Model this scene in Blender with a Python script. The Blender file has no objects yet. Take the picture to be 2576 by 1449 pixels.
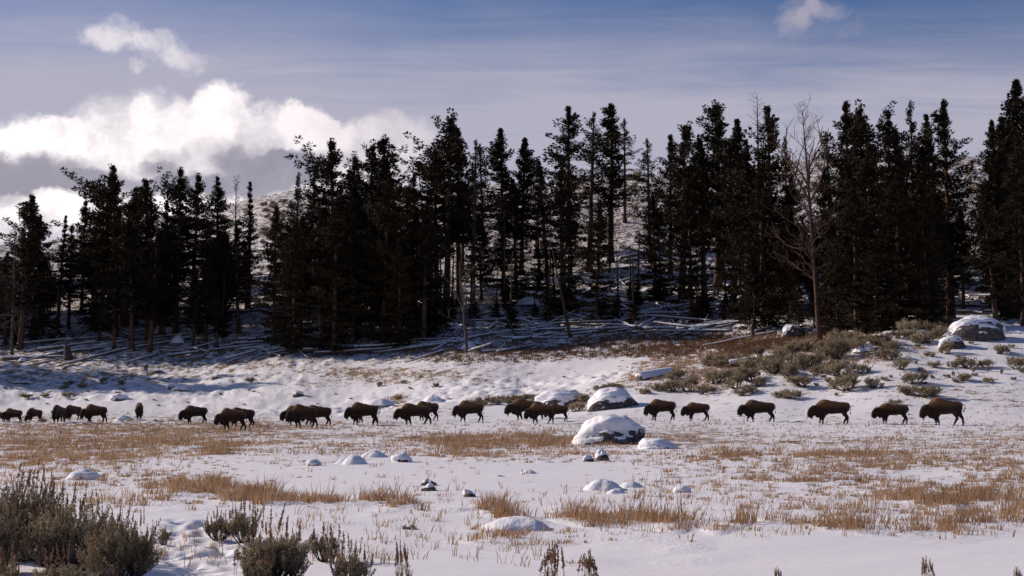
import bpy, math, random
import numpy as np
from math import radians, sin, cos, tan, pi, sqrt, atan2
SC = bpy.context.scene
COL = SC.collection
rng = np.random.default_rng(7)
random.seed(7)

# ------------------------------------------------------------------ camera
FD = 3555.0                 # focal length in units of a picture 2576 wide
CX, CY, HORIZON = 1288.0, 724.5, 1006.0
PITCH = math.atan((HORIZON - CY) / FD)
EYE = 1.74
cam_data = bpy.data.cameras.new('camera')
cam_data.sensor_width = 36.0
cam_data.lens = 36.0 * FD / 2576.0
cam_data.clip_start = 0.1
cam_data.clip_end = 12000.0
cam = bpy.data.objects.new('camera', cam_data)
COL.objects.link(cam)
cam.location = (0, 0, EYE)
cam.rotation_euler = (radians(90) + PITCH, 0, 0)
SC.camera = cam

# ------------------------------------------------------------------ sun, sky, exposure
SUN_AZ = radians(-66)       # from the view direction (+Y), negative = to the left
SUN_EL = radians(25)
sun_dir = (sin(SUN_AZ) * cos(SUN_EL), cos(SUN_AZ) * cos(SUN_EL), sin(SUN_EL))
sd = bpy.data.lights.new('sun', 'SUN')
sd.energy = 4.7
sd.angle = radians(0.6)
sd.color = (1.0, 0.895, 0.79)
sun = bpy.data.objects.new('sun', sd)
COL.objects.link(sun)
import mathutils
sun.rotation_euler = mathutils.Vector(sun_dir).to_track_quat('Z', 'Y').to_euler()
SC.view_settings.view_transform = 'Standard'
SC.view_settings.look = 'None'
SC.view_settings.exposure = 0.0
SC.view_settings.gamma = 1.0
SC.view_settings.use_curve_mapping = False


class NT:
    """small helper for building node trees"""
    def __init__(self, tree):
        self.t = tree
        tree.nodes.clear()

    def n(self, typ, **kw):
        nd = self.t.nodes.new(typ)
        for k, v in kw.items():
            setattr(nd, k, v)
        return nd

    def link(self, a, b):
        self.t.links.new(a, b)

    def put(self, sock, v):
        if hasattr(v, 'links') or hasattr(v, 'is_output'):
            self.link(v, sock)
        else:
            sock.default_value = v

    def math(self, op, a, b=None, c=None, clamp=False):
        nd = self.n('ShaderNodeMath', operation=op, use_clamp=clamp)
        self.put(nd.inputs[0], a)
        if b is not None: self.put(nd.inputs[1], b)
        if c is not None: self.put(nd.inputs[2], c)
        return nd.outputs[0]

    def vec(self, op, a, b=None, c=None):
        nd = self.n('ShaderNodeVectorMath', operation=op)
        self.put(nd.inputs[0], a)
        if b is not None: self.put(nd.inputs[1], b)
        if c is not None: self.put(nd.inputs[2], c)
        return nd.outputs['Value'] if op in ('DOT_PRODUCT', 'LENGTH') else nd.outputs[0]

    def noise(self, vec, scale, detail=4, rough=0.55, dist=0.0, color=False):
        nd = self.n('ShaderNodeTexNoise')
        if vec is not None: self.link(vec, nd.inputs['Vector'])
        nd.inputs['Scale'].default_value = scale
        nd.inputs['Detail'].default_value = detail
        nd.inputs['Roughness'].default_value = rough
        nd.inputs['Distortion'].default_value = dist
        return nd.outputs['Color'] if color else nd.outputs[0]

    def ramp(self, v, lo, hi, a=0.0, b=1.0, smooth=True):
        nd = self.n('ShaderNodeMapRange')
        nd.interpolation_type = 'SMOOTHSTEP' if smooth else 'LINEAR'
        self.put(nd.inputs['Value'], v)
        self.put(nd.inputs['From Min'], lo); self.put(nd.inputs['From Max'], hi)
        self.put(nd.inputs['To Min'], a); self.put(nd.inputs['To Max'], b)
        return nd.outputs[0]

    def mix(self, f, a, b):
        nd = self.n('ShaderNodeMix', data_type='RGBA')
        self.put(nd.inputs[0], f)
        for s, v in ((nd.inputs[6], a), (nd.inputs[7], b)):
            if isinstance(v, tuple): s.default_value = (*v, 1.0) if len(v) == 3 else v
            else: self.link(v, s)
        return nd.outputs[2]


def ae(u, v):
    """picture position (2576 units) -> sideways and upward tangent of that direction"""
    a = (u - CX) / FD; b = (CY - v) / FD
    den = cos(PITCH) - b * sin(PITCH)
    return a / den, (sin(PITCH) + b * cos(PITCH)) / den


world = bpy.data.worlds.new('World')
SC.world = world
world.use_nodes = True
W = NT(world.node_tree)
sky = W.n('ShaderNodeTexSky', sky_type='NISHITA')
sky.sun_disc = False
sky.sun_elevation = SUN_EL
sky.sun_rotation = SUN_AZ
sky.altitude = 2200
sky.air_density = 1.15
sky.dust_density = 0.6
sky.ozone_density = 2.5
geo = W.n('ShaderNodeTexCoord')
D = geo.outputs['Generated']
sep = W.n('ShaderNodeSeparateXYZ'); W.link(D, sep.inputs[0])
yy = W.math('MAXIMUM', sep.outputs['Y'], 0.05)
A_ = W.math('DIVIDE', sep.outputs['X'], yy)
E_ = W.math('DIVIDE', sep.outputs['Z'], yy)
comb = W.n('ShaderNodeCombineXYZ'); W.link(A_, comb.inputs[0]); W.link(E_, comb.inputs[1])
PP = comb.outputs[0]


def field(blobs, P):
    tot = None
    for (u, v, ru, rv, k) in blobs:
        a, e = ae(u, v)
        d = W.vec('SUBTRACT', P, (a, e, 0))
        d = W.vec('MULTIPLY', d, (FD / ru, FD / rv, 0))
        d = W.vec('DOT_PRODUCT', d, d)
        g = W.math('MULTIPLY', W.math('SUBTRACT', 1.0, d, clamp=True), k)
        tot = g if tot is None else W.math('ADD', tot, g)
    return tot


# warped coordinates give the ragged, billowing edges
w1 = W.noise(PP, 22.0, 7, 0.6, 0, color=True)
w1 = W.vec('MULTIPLY', W.vec('SUBTRACT', w1, (0.5, 0.5, 0.5)), (0.055, 0.042, 0.0))
PW = W.vec('ADD', PP, w1)
bank = [(20, 400, 300, 130, 1.1), (330, 350, 230, 130, 1.2), (520, 330, 150, 110, 1.0), (560, 270, 95, 75, .9),
        (700, 360, 200, 110, 1.1), (770, 320, 90, 70, .8), (860, 390, 200, 110, 1.0), (990, 350, 120, 85, .9),
        (1010, 440, 150, 100, .8), (400, 470, 420, 130, 1.1), (60, 560, 240, 70, .8), (120, 340, 170, 50, .4), (840, 480, 180, 70, .7)]
wisps = [(290, 90, 150, 62, .62), (405, 125, 130, 62, .60), (480, 155, 100, 50, .45), (235, 100, 80, 55, .42), (335, 178, 36, 16, .55),
         (2020, 40, 80, 62, .55), (2000, 75, 60, 50, .4), (2090, 25, 70, 35, .38), (2140, 80, 60, 60, .34)]
darks = [(40, 425, 260, 60, 1.2), (-40, 470, 260, 50, .7), (230, 458, 190, 40, .95), (390, 425, 80, 36, .55), (470, 462, 150, 36, .6), (655, 425, 190, 75, 1.05), (590, 365, 150, 45, .6), (740, 400, 170, 36, .5), (880, 425, 130, 34, .35),
         (420, 400, 90, 46, .55), (500, 452, 160, 36, .8), (700, 455, 190, 48, 1.0), (350, 470, 120, 30, .5), (730, 420, 100, 40, .5), (800, 400, 140, 45, .4)]
fb = field(bank, PW)
n_hi = W.noise(PW, 34.0, 8, 0.62)
n_lo = W.noise(PP, 9.0, 5, 0.6)
n_mid = W.noise(PW, 15.0, 6, 0.6)
bank_m = W.ramp(W.math('ADD', fb, W.math('MULTIPLY', W.math('SUBTRACT', n_hi, 0.5), 1.0)), 0.05, 0.85)
bank_m = W.math('MULTIPLY', bank_m, W.ramp(fb, 0.0, 0.14))
fw = field(wisps, PW)
wisp_m = W.ramp(W.math('ADD', fw, W.math('MULTIPLY', W.math('SUBTRACT', n_hi, 0.52), 2.0)), 0.05, 1.15)
wisp_m = W.math('MULTIPLY', wisp_m, W.ramp(fw, 0.0, 0.16))
fd = field(darks, PW)
dark_m = W.ramp(W.math('ADD', fd, W.math('MULTIPLY', W.math('SUBTRACT', n_lo, 0.5), 1.5)), -0.05, 1.2)
# cirrus veil: long streaks, leaning slightly
cv = W.n('ShaderNodeMapping'); W.link(PP, cv.inputs['Vector'])
cv.inputs['Rotation'].default_value = (0, 0, radians(-7))
cv.inputs['Scale'].default_value = (2.2, 26.0, 1.0)
st1 = W.noise(cv.outputs[0], 2.2, 7, 0.62, 0.7)
st2 = W.noise(PP, 5.0, 4, 0.55, 0.4)
vert = W.ramp(E_, 0.18, 0.315, 1.0, 0.0)                      # thins upwards
lowb = W.ramp(E_, 0.125, 0.185, 0.0, 1.0)                    # and towards the ridge on the right
right = W.ramp(A_, 0.05, 0.30)
lowf = W.math('SUBTRACT', 1.0, W.math('MULTIPLY', right, W.math('SUBTRACT', 1.0, lowb)))
left = W.ramp(A_, -0.36, 0.08, 0.30, 0.0)
veil = W.math('ADD', W.math('MULTIPLY', vert, 1.0), left)
amp = W.math('ADD', W.math('MULTIPLY', vert, 0.75), 0.22)
ns = W.math('ADD', W.math('MULTIPLY', W.math('SUBTRACT', st1, 0.5), 1.25), W.math('MULTIPLY', W.math('SUBTRACT', st2, 0.5), 0.8))
veil = W.math('ADD', veil, W.math('MULTIPLY', ns, amp))
veil = W.math('MULTIPLY', W.math('MULTIPLY', veil, lowf), 0.95, clamp=True)
veil = W.math('MINIMUM', veil, 0.86)
K = 10.0
def c10(r, g, b, k=1.0): return (r * K * k, g * K * k, b * K * k)
skyc = W.vec('MULTIPLY', sky.outputs[0], (0.42, 0.53, 0.74))
base = W.mix(veil, skyc, c10(0.500, 0.475, 0.560))
bright = W.mix(W.ramp(A_, -0.30, 0.0), c10(1.25, 1.16, 1.16), c10(0.74, 0.68, 0.72))
cl = W.mix(W.math('MULTIPLY', dark_m, 0.86), bright, c10(0.20, 0.195, 0.28))
cl = W.mix(W.math('MULTIPLY', W.ramp(n_mid, 0.42, 0.66), 0.65), cl, c10(0.46, 0.44, 0.52))
out = W.mix(bank_m, base, cl)
out = W.mix(wisp_m, out, W.mix(W.ramp(A_, -0.2, 0.1), c10(0.82, 0.77, 0.82), c10(0.42, 0.39, 0.48)))
# sky outside the view is kept plain and darker to lower the ambient light
fwd = W.ramp(sep.outputs['Y'], 0.12, 0.35)
plain = W.mix(0.10, skyc, c10(0.30, 0.30, 0.42))
out = W.mix(fwd, plain, out)
bg = W.n('ShaderNodeBackground'); W.link(out, bg.inputs[0]); bg.inputs[1].default_value = 0.1
wo = W.n('ShaderNodeOutputWorld'); W.link(bg.outputs[0], wo.inputs[0])


# ------------------------------------------------------------------ numpy noise
def _hash(ix, iy, seed):
    h = (ix.astype(np.int64) * 374761393 + iy.astype(np.int64) * 668265263 + seed * 1442695041) & 0xffffffff
    h = ((h ^ (h >> 13)) * 1274126177) & 0xffffffff
    h = h ^ (h >> 16)
    return (h & 0xffff) / 65535.0


def vnoise(x, y, seed=0):
    x = np.asarray(x, float); y = np.asarray(y, float)
    ix = np.floor(x); iy = np.floor(y)
    fx = x - ix; fy = y - iy
    fx = fx * fx * (3 - 2 * fx); fy = fy * fy * (3 - 2 * fy)
    ix = ix.astype(np.int64); iy = iy.astype(np.int64)
    a = _hash(ix, iy, seed); b = _hash(ix + 1, iy, seed)
    c = _hash(ix, iy + 1, seed); d = _hash(ix + 1, iy + 1, seed)
    return (a + (b - a) * fx) * (1 - fy) + (c + (d - c) * fx) * fy - 0.5


def fbm(x, y, seed=0, oct=4):
    t = 0; amp = 1.0
    for i in range(oct):
        t = t + vnoise(x * 2 ** i + 17.3 * i, y * 2 ** i - 9.1 * i, seed + i) * amp
        amp *= 0.5
    return t


def sstep(x, a, b):
    t = np.clip((x - a) / (b - a), 0, 1)
    return t * t * (3 - 2 * t)


# ------------------------------------------------------------------ the lie of the land
def v_to_tan(v): return ae(CX, v)[1]
COLS = [  # picture column, [(distance, picture row of the ground there)]
    (-700, [(150, 1053), (165, 1035), (185, 970), (200, 920), (220, 868), (260, 760), (300, 690), (330, 660), (400, 700)]),
    (0, [(150, 1052), (165, 1032), (185, 955), (200, 905), (220, 850), (260, 740), (300, 660), (330, 625), (400, 660)]),
    (400, [(148, 1051), (162, 1025), (182, 945), (197, 905), (215, 850), (255, 730), (295, 620), (330, 555), (400, 590)]),
    (800, [(135, 1053), (143, 1040), (155, 1005), (168, 955), (180, 915), (190, 882), (205, 838), (245, 705), (290, 565), (330, 478), (400, 500)]),
    (1288, [(120, 1054), (128, 1035), (142, 985), (156, 935), (167, 900), (178, 868), (203, 785), (243, 650), (280, 535), (315, 468), (400, 500)]),
    (1700, [(108, 1056), (116, 1026), (126, 985), (134, 945), (140, 928), (152, 906), (165, 873), (178, 843), (205, 755), (250, 605), (290, 490), (315, 448), (400, 480)]),
    (2000, [(102, 1058), (110, 1030), (120, 972), (131, 912), (138, 880), (146, 868), (160, 848), (172, 818), (205, 715), (250, 565), (290, 450), (310, 422), (400, 460)]),
    (2300, [(98, 1062), (106, 1022), (118, 945), (129, 882), (137, 838), (142, 829), (150, 833), (160, 822), (175, 785), (205, 685), (250, 535), (290, 420), (305, 402), (400, 440)]),
    (2576, [(96, 1064), (106, 1012), (118, 935), (129, 872), (137, 832), (146, 818), (155, 814), (170, 780), (205, 675), (250, 520), (290, 405), (305, 392), (400, 430)]),
    (3300, [(92, 1064), (102, 1010), (118, 925), (129, 862), (137, 825), (146, 810), (155, 804), (170, 770), (205, 665), (250, 510), (290, 400), (305, 388), (400, 430)]),
]
YG = np.concatenate([np.linspace(-200, 80, 57)[:-1], np.arange(80, 420, 2.0), np.geomspace(420, 9000, 24)])
SG = []
ZT = []
for u, kn in COLS:
    s = ae(u, HORIZON)[0]
    dip = -0.32 + 0.32 * min(1, max(0, (u - 0) / 2000.0))
    d0 = kn[0][0]
    ky = [-200, 0, 12, 30, 60]; kz = [0.0, 0.0, 0.0, 0.0, dip * .4]
    for d, v in kn:
        ky.append(d); kz.append(EYE + d * v_to_tan(v))
    zl = kz[-1]
    ky += [700, 1500, 9000]; kz += [zl - 8, zl - 30, -40]
    z = np.interp(YG, ky, kz)
    ker = np.array([1, 2, 3, 2, 1]) / 9.0
    zz = z.copy(); zz[2:-2] = np.convolve(z, ker, 'valid')
    SG.append(s); ZT.append(zz)
SG = np.array(SG); ZT = np.array(ZT)


def base_z(x, y):
    x = np.asarray(x, float); y = np.asarray(y, float)
    s = x / np.maximum(y, 40.0)
    si = np.clip(np.searchsorted(SG, s) - 1, 0, len(SG) - 2)
    f = np.clip((s - SG[si]) / (SG[si + 1] - SG[si]), 0, 1)
    f = f * f * (3 - 2 * f)
    yi = np.clip(np.searchsorted(YG, y) - 1, 0, len(YG) - 2)
    g = np.clip((y - YG[yi]) / (YG[yi + 1] - YG[yi]), 0, 1)
    z0 = ZT[si, yi] * (1 - g) + ZT[si, yi + 1] * g
    z1 = ZT[si + 1, yi] * (1 - g) + ZT[si + 1, yi + 1] * g
    return z0 * (1 - f) + z1 * f


def H(x, y):
    x = np.asarray(x, float); y = np.asarray(y, float)
    z = base_z(x, y)
    far = sstep(y, 95, 150)
    z = z + fbm(x / 26, y / 26, 3, 3) * 1.0 * far + fbm(x / 90, y / 90, 8, 2) * 5.0 * sstep(y, 190, 280)
    z = z + fbm(x / 7.0, y / 7.0, 5, 3) * (0.03 + 0.17 * far)
    near = 1 - sstep(y, 26, 40)
    z = z + fbm(x / 5.0, y / 3.6, 11, 2) * 0.05 * near
    # banks behind which the two far boulders and the near strip of grass stand
    return z


def ray(u, v):
    a = (u - CX) / FD; b = (CY - v) / FD
    return a, cos(PITCH) - b * sin(PITCH), sin(PITCH) + b * cos(PITCH)


YS = np.concatenate([np.arange(6, 60, 0.05), np.arange(60, 420, 0.15)])


def hit(u, v, dmin=6.0):
    """where the line of sight through a picture position meets the ground"""
    rx, ry, rz = ray(u, v)
    ys = YS[YS >= dmin]
    xs = rx / ry * ys; zs = EYE + rz / ry * ys
    below = zs <= H(xs, ys)
    i = int(np.argmax(below)) if below.any() else len(ys) - 1
    return float(xs[i]), float(ys[i]), float(H(xs[i], ys[i]))


def at(u, v, y):
    rx, ry, rz = ray(u, v)
    return rx / ry * y, y, EYE + rz / ry * y


# ------------------------------------------------------------------ mesh and object helpers
def npmesh(name, verts, faces, mat=None, smooth=False, attr=None):
    """faces: (n,3) or (n,4) int array, or a list of such arrays"""
    me = bpy.data.meshes.new(name)
    verts = np.asarray(verts, np.float32)
    fl = faces if isinstance(faces, list) else [faces]
    fl = [np.asarray(f, np.int32) for f in fl if len(f)]
    loops = np.concatenate([f.ravel() for f in fl])
    sizes = np.concatenate([np.full(len(f), f.shape[1], np.int32) for f in fl])
    starts = np.concatenate([[0], np.cumsum(sizes)[:-1]]).astype(np.int32)
    me.vertices.add(len(verts)); me.vertices.foreach_set('co', verts.ravel())
    me.loops.add(len(loops)); me.loops.foreach_set('vertex_index', loops)
    me.polygons.add(len(sizes)); me.polygons.foreach_set('loop_start', starts)
    me.polygons.foreach_set('loop_total', sizes)
    if smooth: me.polygons.foreach_set('use_smooth', np.ones(len(sizes), bool))
    if attr:
        for k, v in attr.items():
            a = me.attributes.new(k, 'FLOAT', 'POINT')
            a.data.foreach_set('value', np.asarray(v, np.float32))
    me.update(calc_edges=True)
    if mat: me.materials.append(mat)
    return me


def obj(name, data, parent=None, loc=None, rot=None, scale=None, **props):
    o = bpy.data.objects.new(name, data)
    COL.objects.link(o)
    if parent is not None: o.parent = parent
    if loc is not None: o.location = loc
    if rot is not None: o.rotation_euler = rot
    if scale is not None: o.scale = scale
    for k, v in props.items():
        if v is not None: o[k] = v
    return o


def thing(name, label, cat, loc=(0, 0, 0), rz=0.0, scale=(1, 1, 1), group=None, rot=None):
    return obj(name, None, None, loc, rot if rot else (0, 0, rz), scale, label=label, category=cat, group=group)


class Geo:
    """collects pieces of one mesh"""
    def __init__(self): self.v = []; self.f3 = []; self.f4 = []; self.n = 0
    def add(self, v, f):
        v = np.asarray(v, float).reshape(-1, 3); f = np.asarray(f, int)
        (self.f3 if f.shape[1] == 3 else self.f4).append(f + self.n)
        self.v.append(v); self.n += len(v)
    def tube(self, pts, rad, sides=6, cap=True):
        pts = np.asarray(pts, float); rad = np.asarray(rad, float)
        n = len(pts)
        t = np.gradient(pts, axis=0); t /= np.linalg.norm(t, axis=1)[:, None] + 1e-9
        ref = np.array([0, 0, 1.0]) if abs(t[0][2]) < 0.8 else np.array([1.0, 0, 0])
        a = np.cross(t, ref); a /= np.linalg.norm(a, axis=1)[:, None] + 1e-9
        b = np.cross(t, a)
        ang = np.arange(sides) / sides * 2 * pi
        ring = pts[:, None, :] + rad[:, None, None] * (np.cos(ang)[None, :, None] * a[:, None, :] + np.sin(ang)[None, :, None] * b[:, None, :])
        v = ring.reshape(-1, 3)
        i = np.arange(n - 1)[:, None] * sides; j = np.arange(sides)[None, :]; k = (j + 1) % sides
        q = np.stack([i + j, i + k, i + sides + k, i + sides + j], -1).reshape(-1, 4)
        self.add(v, q)
        if cap:
            m = self.n
            v2 = np.vstack([pts[:1], pts[-1:]])
            self.v.append(v2); self.n += 2
            base0 = m - len(v)
            jj = np.arange(sides); kk = (jj + 1) % sides
            self.f3.append(np.stack([np.full(sides, m), base0 + kk, base0 + jj], -1))
            e0 = base0 + (n - 1) * sides
            self.f3.append(np.stack([np.full(sides, m + 1), e0 + jj, e0 + kk], -1))
    def mesh(self, name, mat=None, smooth=True, attr=None):
        fl = []
        if self.f4: fl.append(np.vstack(self.f4))
        if self.f3: fl.append(np.vstack(self.f3))
        return npmesh(name, np.vstack(self.v), fl, mat, smooth, attr)


# ------------------------------------------------------------------ materials
def mat(name, build):
    m = bpy.data.materials.new(name); m.use_nodes = True
    T = NT(m.node_tree)
    p = T.n('ShaderNodeBsdfPrincipled'); o = T.n('ShaderNodeOutputMaterial')
    T.link(p.outputs[0], o.inputs[0])
    p.inputs['Specular IOR Level'].default_value = 0.2
    build(T, p)
    return m


def bump(T, p, h, dist=0.05, strength=1.0):
    b = T.n('ShaderNodeBump'); b.inputs['Distance'].default_value = dist; b.inputs['Strength'].default_value = strength
    T.link(h, b.inputs['Height']); T.link(b.outputs[0], p.inputs['Normal'])


def pos(T, objspace=False):
    if objspace: return T.n('ShaderNodeTexCoord').outputs['Object']
    return T.n('ShaderNodeNewGeometry').outputs['Position']


SNOW = (0.88, 0.825, 0.825)


def snow_ground(T, p):
    P = pos(T)
    dens = T.n('ShaderNodeAttribute', attribute_name='litter').outputs['Fac']
    rough_a = T.n('ShaderNodeAttribute', attribute_name='rough').outputs['Fac']
    n1 = T.noise(P, 3.2, 6, 0.7); n2 = T.noise(P, 11.0, 5, 0.7); n3 = T.noise(P, 0.55, 4, 0.6)
    n0 = T.noise(P, 0.9, 5, 0.7)
    s = T.math('ADD', T.math('ADD', T.math('MULTIPLY', n1, 0.3), T.math('MULTIPLY', n2, 0.15)), T.math('MULTIPLY', n0, 0.55))
    s = T.math('ADD', s, T.math('MULTIPLY', T.math('SUBTRACT', n3, 0.5), 0.25))
    s = T.math('ADD', T.math('MULTIPLY', T.math('SUBTRACT', s, 0.5), 2.0), 0.5)
    thr = T.ramp(dens, 0.0, 1.0, 0.80, 0.44, smooth=False)
    m = T.ramp(s, thr, T.math('ADD', thr, 0.12))
    lit = T.mix(n2, (0.12, 0.075, 0.045), (0.34, 0.225, 0.13))
    snow = T.mix(T.noise(P, 0.25, 3, 0.5), SNOW, (0.81, 0.775, 0.80))
    T.link(T.mix(m, snow, lit), p.inputs['Base Color'])
    p.inputs['Roughness'].default_value = 0.75
    hb = T.math('ADD', T.math('MULTIPLY', n1, T.math('ADD', 0.06, rough_a)), T.math('MULTIPLY', n2, T.math('MULTIPLY', 0.4, T.math('ADD', 0.05, rough_a))))
    bump(T, p, hb, 0.13, 1.0)


M_GROUND = mat('snowy_ground', snow_ground)


def snow_m(T, p):
    P = pos(T)
    n = T.noise(P, 4.0, 5, 0.6)
    T.link(T.mix(n, SNOW, (0.82, 0.80, 0.84)), p.inputs['Base Color'])
    p.inputs['Roughness'].default_value = 0.7
    bump(T, p, T.math('ADD', n, T.math('MULTIPLY', T.noise(P, 30, 3), 0.15)), 0.05)


M_SNOW = mat('snow', snow_m)


def rock_m(T, p):
    P = pos(T)
    n = T.noise(P, 3.0, 8, 0.65); m = T.noise(P, 14.0, 5, 0.7)
    c = T.mix(T.ramp(n, 0.3, 0.7), (0.045, 0.036, 0.033), (0.15, 0.12, 0.105))
    c = T.mix(T.math('MULTIPLY', T.ramp(m, 0.60, 0.66), 0.9), c, (0.78, 0.77, 0.80))     # rime caught in pits
    T.link(c, p.inputs['Base Color']); p.inputs['Roughness'].default_value = 0.9
    bump(T, p, T.math('ADD', n, T.math('MULTIPLY', m, 0.4)), 0.12)


M_ROCK = mat('boulder_stone', rock_m)


def bark(name, a, b, frost=0.0):
    def f(T, p):
        P = pos(T)
        mp = T.n('ShaderNodeMapping'); T.link(P, mp.inputs['Vector']); mp.inputs['Scale'].default_value = (3, 3, 0.7)
        n = T.noise(mp.outputs[0], 3.0, 6, 0.7)
        c = T.mix(T.ramp(n, 0.35, 0.65), a, b)
        if frost:
            nz = T.n('ShaderNodeSeparateXYZ'); T.link(T.n('ShaderNodeNewGeometry').outputs['Normal'], nz.inputs[0])
            k = T.math('ADD', nz.outputs[2], T.math('MULTIPLY', T.math('SUBTRACT', T.noise(P, 2.5, 4), 0.5), 0.9))
            c = T.mix(T.ramp(k, 0.62 - frost, 0.78 - frost), c, (0.80, 0.79, 0.82))
        T.link(c, p.inputs['Base Color']); p.inputs['Roughness'].default_value = 0.9
        bump(T, p, n, 0.04)
    return mat(name, f)


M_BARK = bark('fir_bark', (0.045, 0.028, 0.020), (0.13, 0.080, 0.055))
M_REDBARK = bark('red_bark', (0.05, 0.024, 0.015), (0.17, 0.085, 0.05))
M_DEADWOOD = bark('weathered_wood', (0.045, 0.032, 0.027), (0.13, 0.098, 0.084))
M_REDDEAD = bark('reddish_dead_wood', (0.045, 0.025, 0.018), (0.14, 0.080, 0.058))
M_PALEWOOD = bark('pale_dead_wood', (0.20, 0.17, 0.15), (0.46, 0.41, 0.38))
M_LOG = bark('fallen_log_wood', (0.06, 0.042, 0.036), (0.20, 0.155, 0.13), frost=0.32)


def leafy(name, lo, hi, rough=0.8, trans=0.0, scale=0.25, objrand=True, spec=0.1):
    def f(T, p):
        P = pos(T)
        tint = T.n('ShaderNodeAttribute', attribute_name='tint').outputs['Fac']
        n = T.noise(P, scale, 3, 0.6)
        k = T.math('ADD', T.math('MULTIPLY', tint, 0.55), T.math('MULTIPLY', n, 0.45))
        if objrand:
            r = T.n('ShaderNodeObjectInfo').outputs['Random']
            k = T.math('ADD', k, T.math('MULTIPLY', T.math('SUBTRACT', r, 0.5), 0.35), clamp=True)
        c = T.mix(k, lo, hi)
        T.link(c, p.inputs['Base Color']); p.inputs['Roughness'].default_value = rough
        p.inputs['Specular IOR Level'].default_value = spec
        if trans:
            t = T.n('ShaderNodeBsdfTranslucent'); T.link(c, t.inputs[0])
            mx = T.n('ShaderNodeMixShader'); mx.inputs[0].default_value = trans
            T.link(p.outputs[0], mx.inputs[1]); T.link(t.outputs[0], mx.inputs[2])
            o = [x for x in T.t.nodes if x.type == 'OUTPUT_MATERIAL'][0]
            T.link(mx.outputs[0], o.inputs[0])
    return mat(name, f)


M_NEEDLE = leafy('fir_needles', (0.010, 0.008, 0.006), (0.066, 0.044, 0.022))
M_SAGE = leafy('sage_leaves', (0.11, 0.082, 0.048), (0.50, 0.40, 0.26), trans=0.28, scale=3.0)
M_SAGE_FAR = leafy('far_sage_leaves', (0.16, 0.12, 0.075), (0.50, 0.40, 0.27), trans=0.3, scale=1.0)
M_SEED = leafy('sage_seed_stalks', (0.15, 0.075, 0.05), (0.36, 0.22, 0.14), trans=0.2, scale=3.0)
M_GRASS = leafy('dry_grass', (0.18, 0.095, 0.050), (0.70, 0.45, 0.26), trans=0.30, scale=0.5, objrand=False)
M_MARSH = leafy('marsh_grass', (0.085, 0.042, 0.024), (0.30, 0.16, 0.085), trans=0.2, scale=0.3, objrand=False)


def fur_m(T, p):
    C = pos(T, True)
    s = T.n('ShaderNodeSeparateXYZ'); T.link(C, s.inputs[0])
    n = T.noise(C, 5.0, 5, 0.7); n2 = T.noise(C, 22.0, 4, 0.7)
    # dark head, mane, legs and belly; tawny brown over the hump and back
    k = T.math('ADD', T.ramp(s.outputs[2], 1.0, 1.7), T.math('MULTIPLY', T.math('SUBTRACT', n, 0.5), 0.55))
    k = T.math('MULTIPLY', k, T.ramp(s.outputs[0], -1.12, -0.75))
    r = T.n('ShaderNodeObjectInfo').outputs['Random']
    hi = T.mix(r, (0.17, 0.085, 0.042), (0.30, 0.140, 0.065))
    c = T.mix(T.math('MULTIPLY', k, 1.0, clamp=True), (0.034, 0.018, 0.012), hi)
    c = T.mix(T.math('MULTIPLY', n2, 0.4), c, (0.012, 0.007, 0.005))
    T.link(c, p.inputs['Base Color']); p.inputs['Roughness'].default_value = 0.9
    p.inputs['Specular IOR Level'].default_value = 0.05
    p.inputs['Sheen Weight'].default_value = 0.12
    bump(T, p, T.math('ADD', n, n2), 0.05)


M_FUR = mat('bison_coat', fur_m)
M_HORN = mat('horn', lambda T, p: (setattr(p.inputs['Base Color'], 'default_value', (0.05, 0.04, 0.035, 1)), setattr(p.inputs['Roughness'], 'default_value', 0.45)))
M_EYE = mat('eye', lambda T, p: (setattr(p.inputs['Base Color'], 'default_value', (0.01, 0.006, 0.004, 1)), setattr(p.inputs['Roughness'], 'default_value', 0.15)))
M_RUMP = mat('pale_rump_patch', lambda T, p: setattr(p.inputs['Base Color'], 'default_value', (0.55, 0.53, 0.50, 1)))


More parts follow.
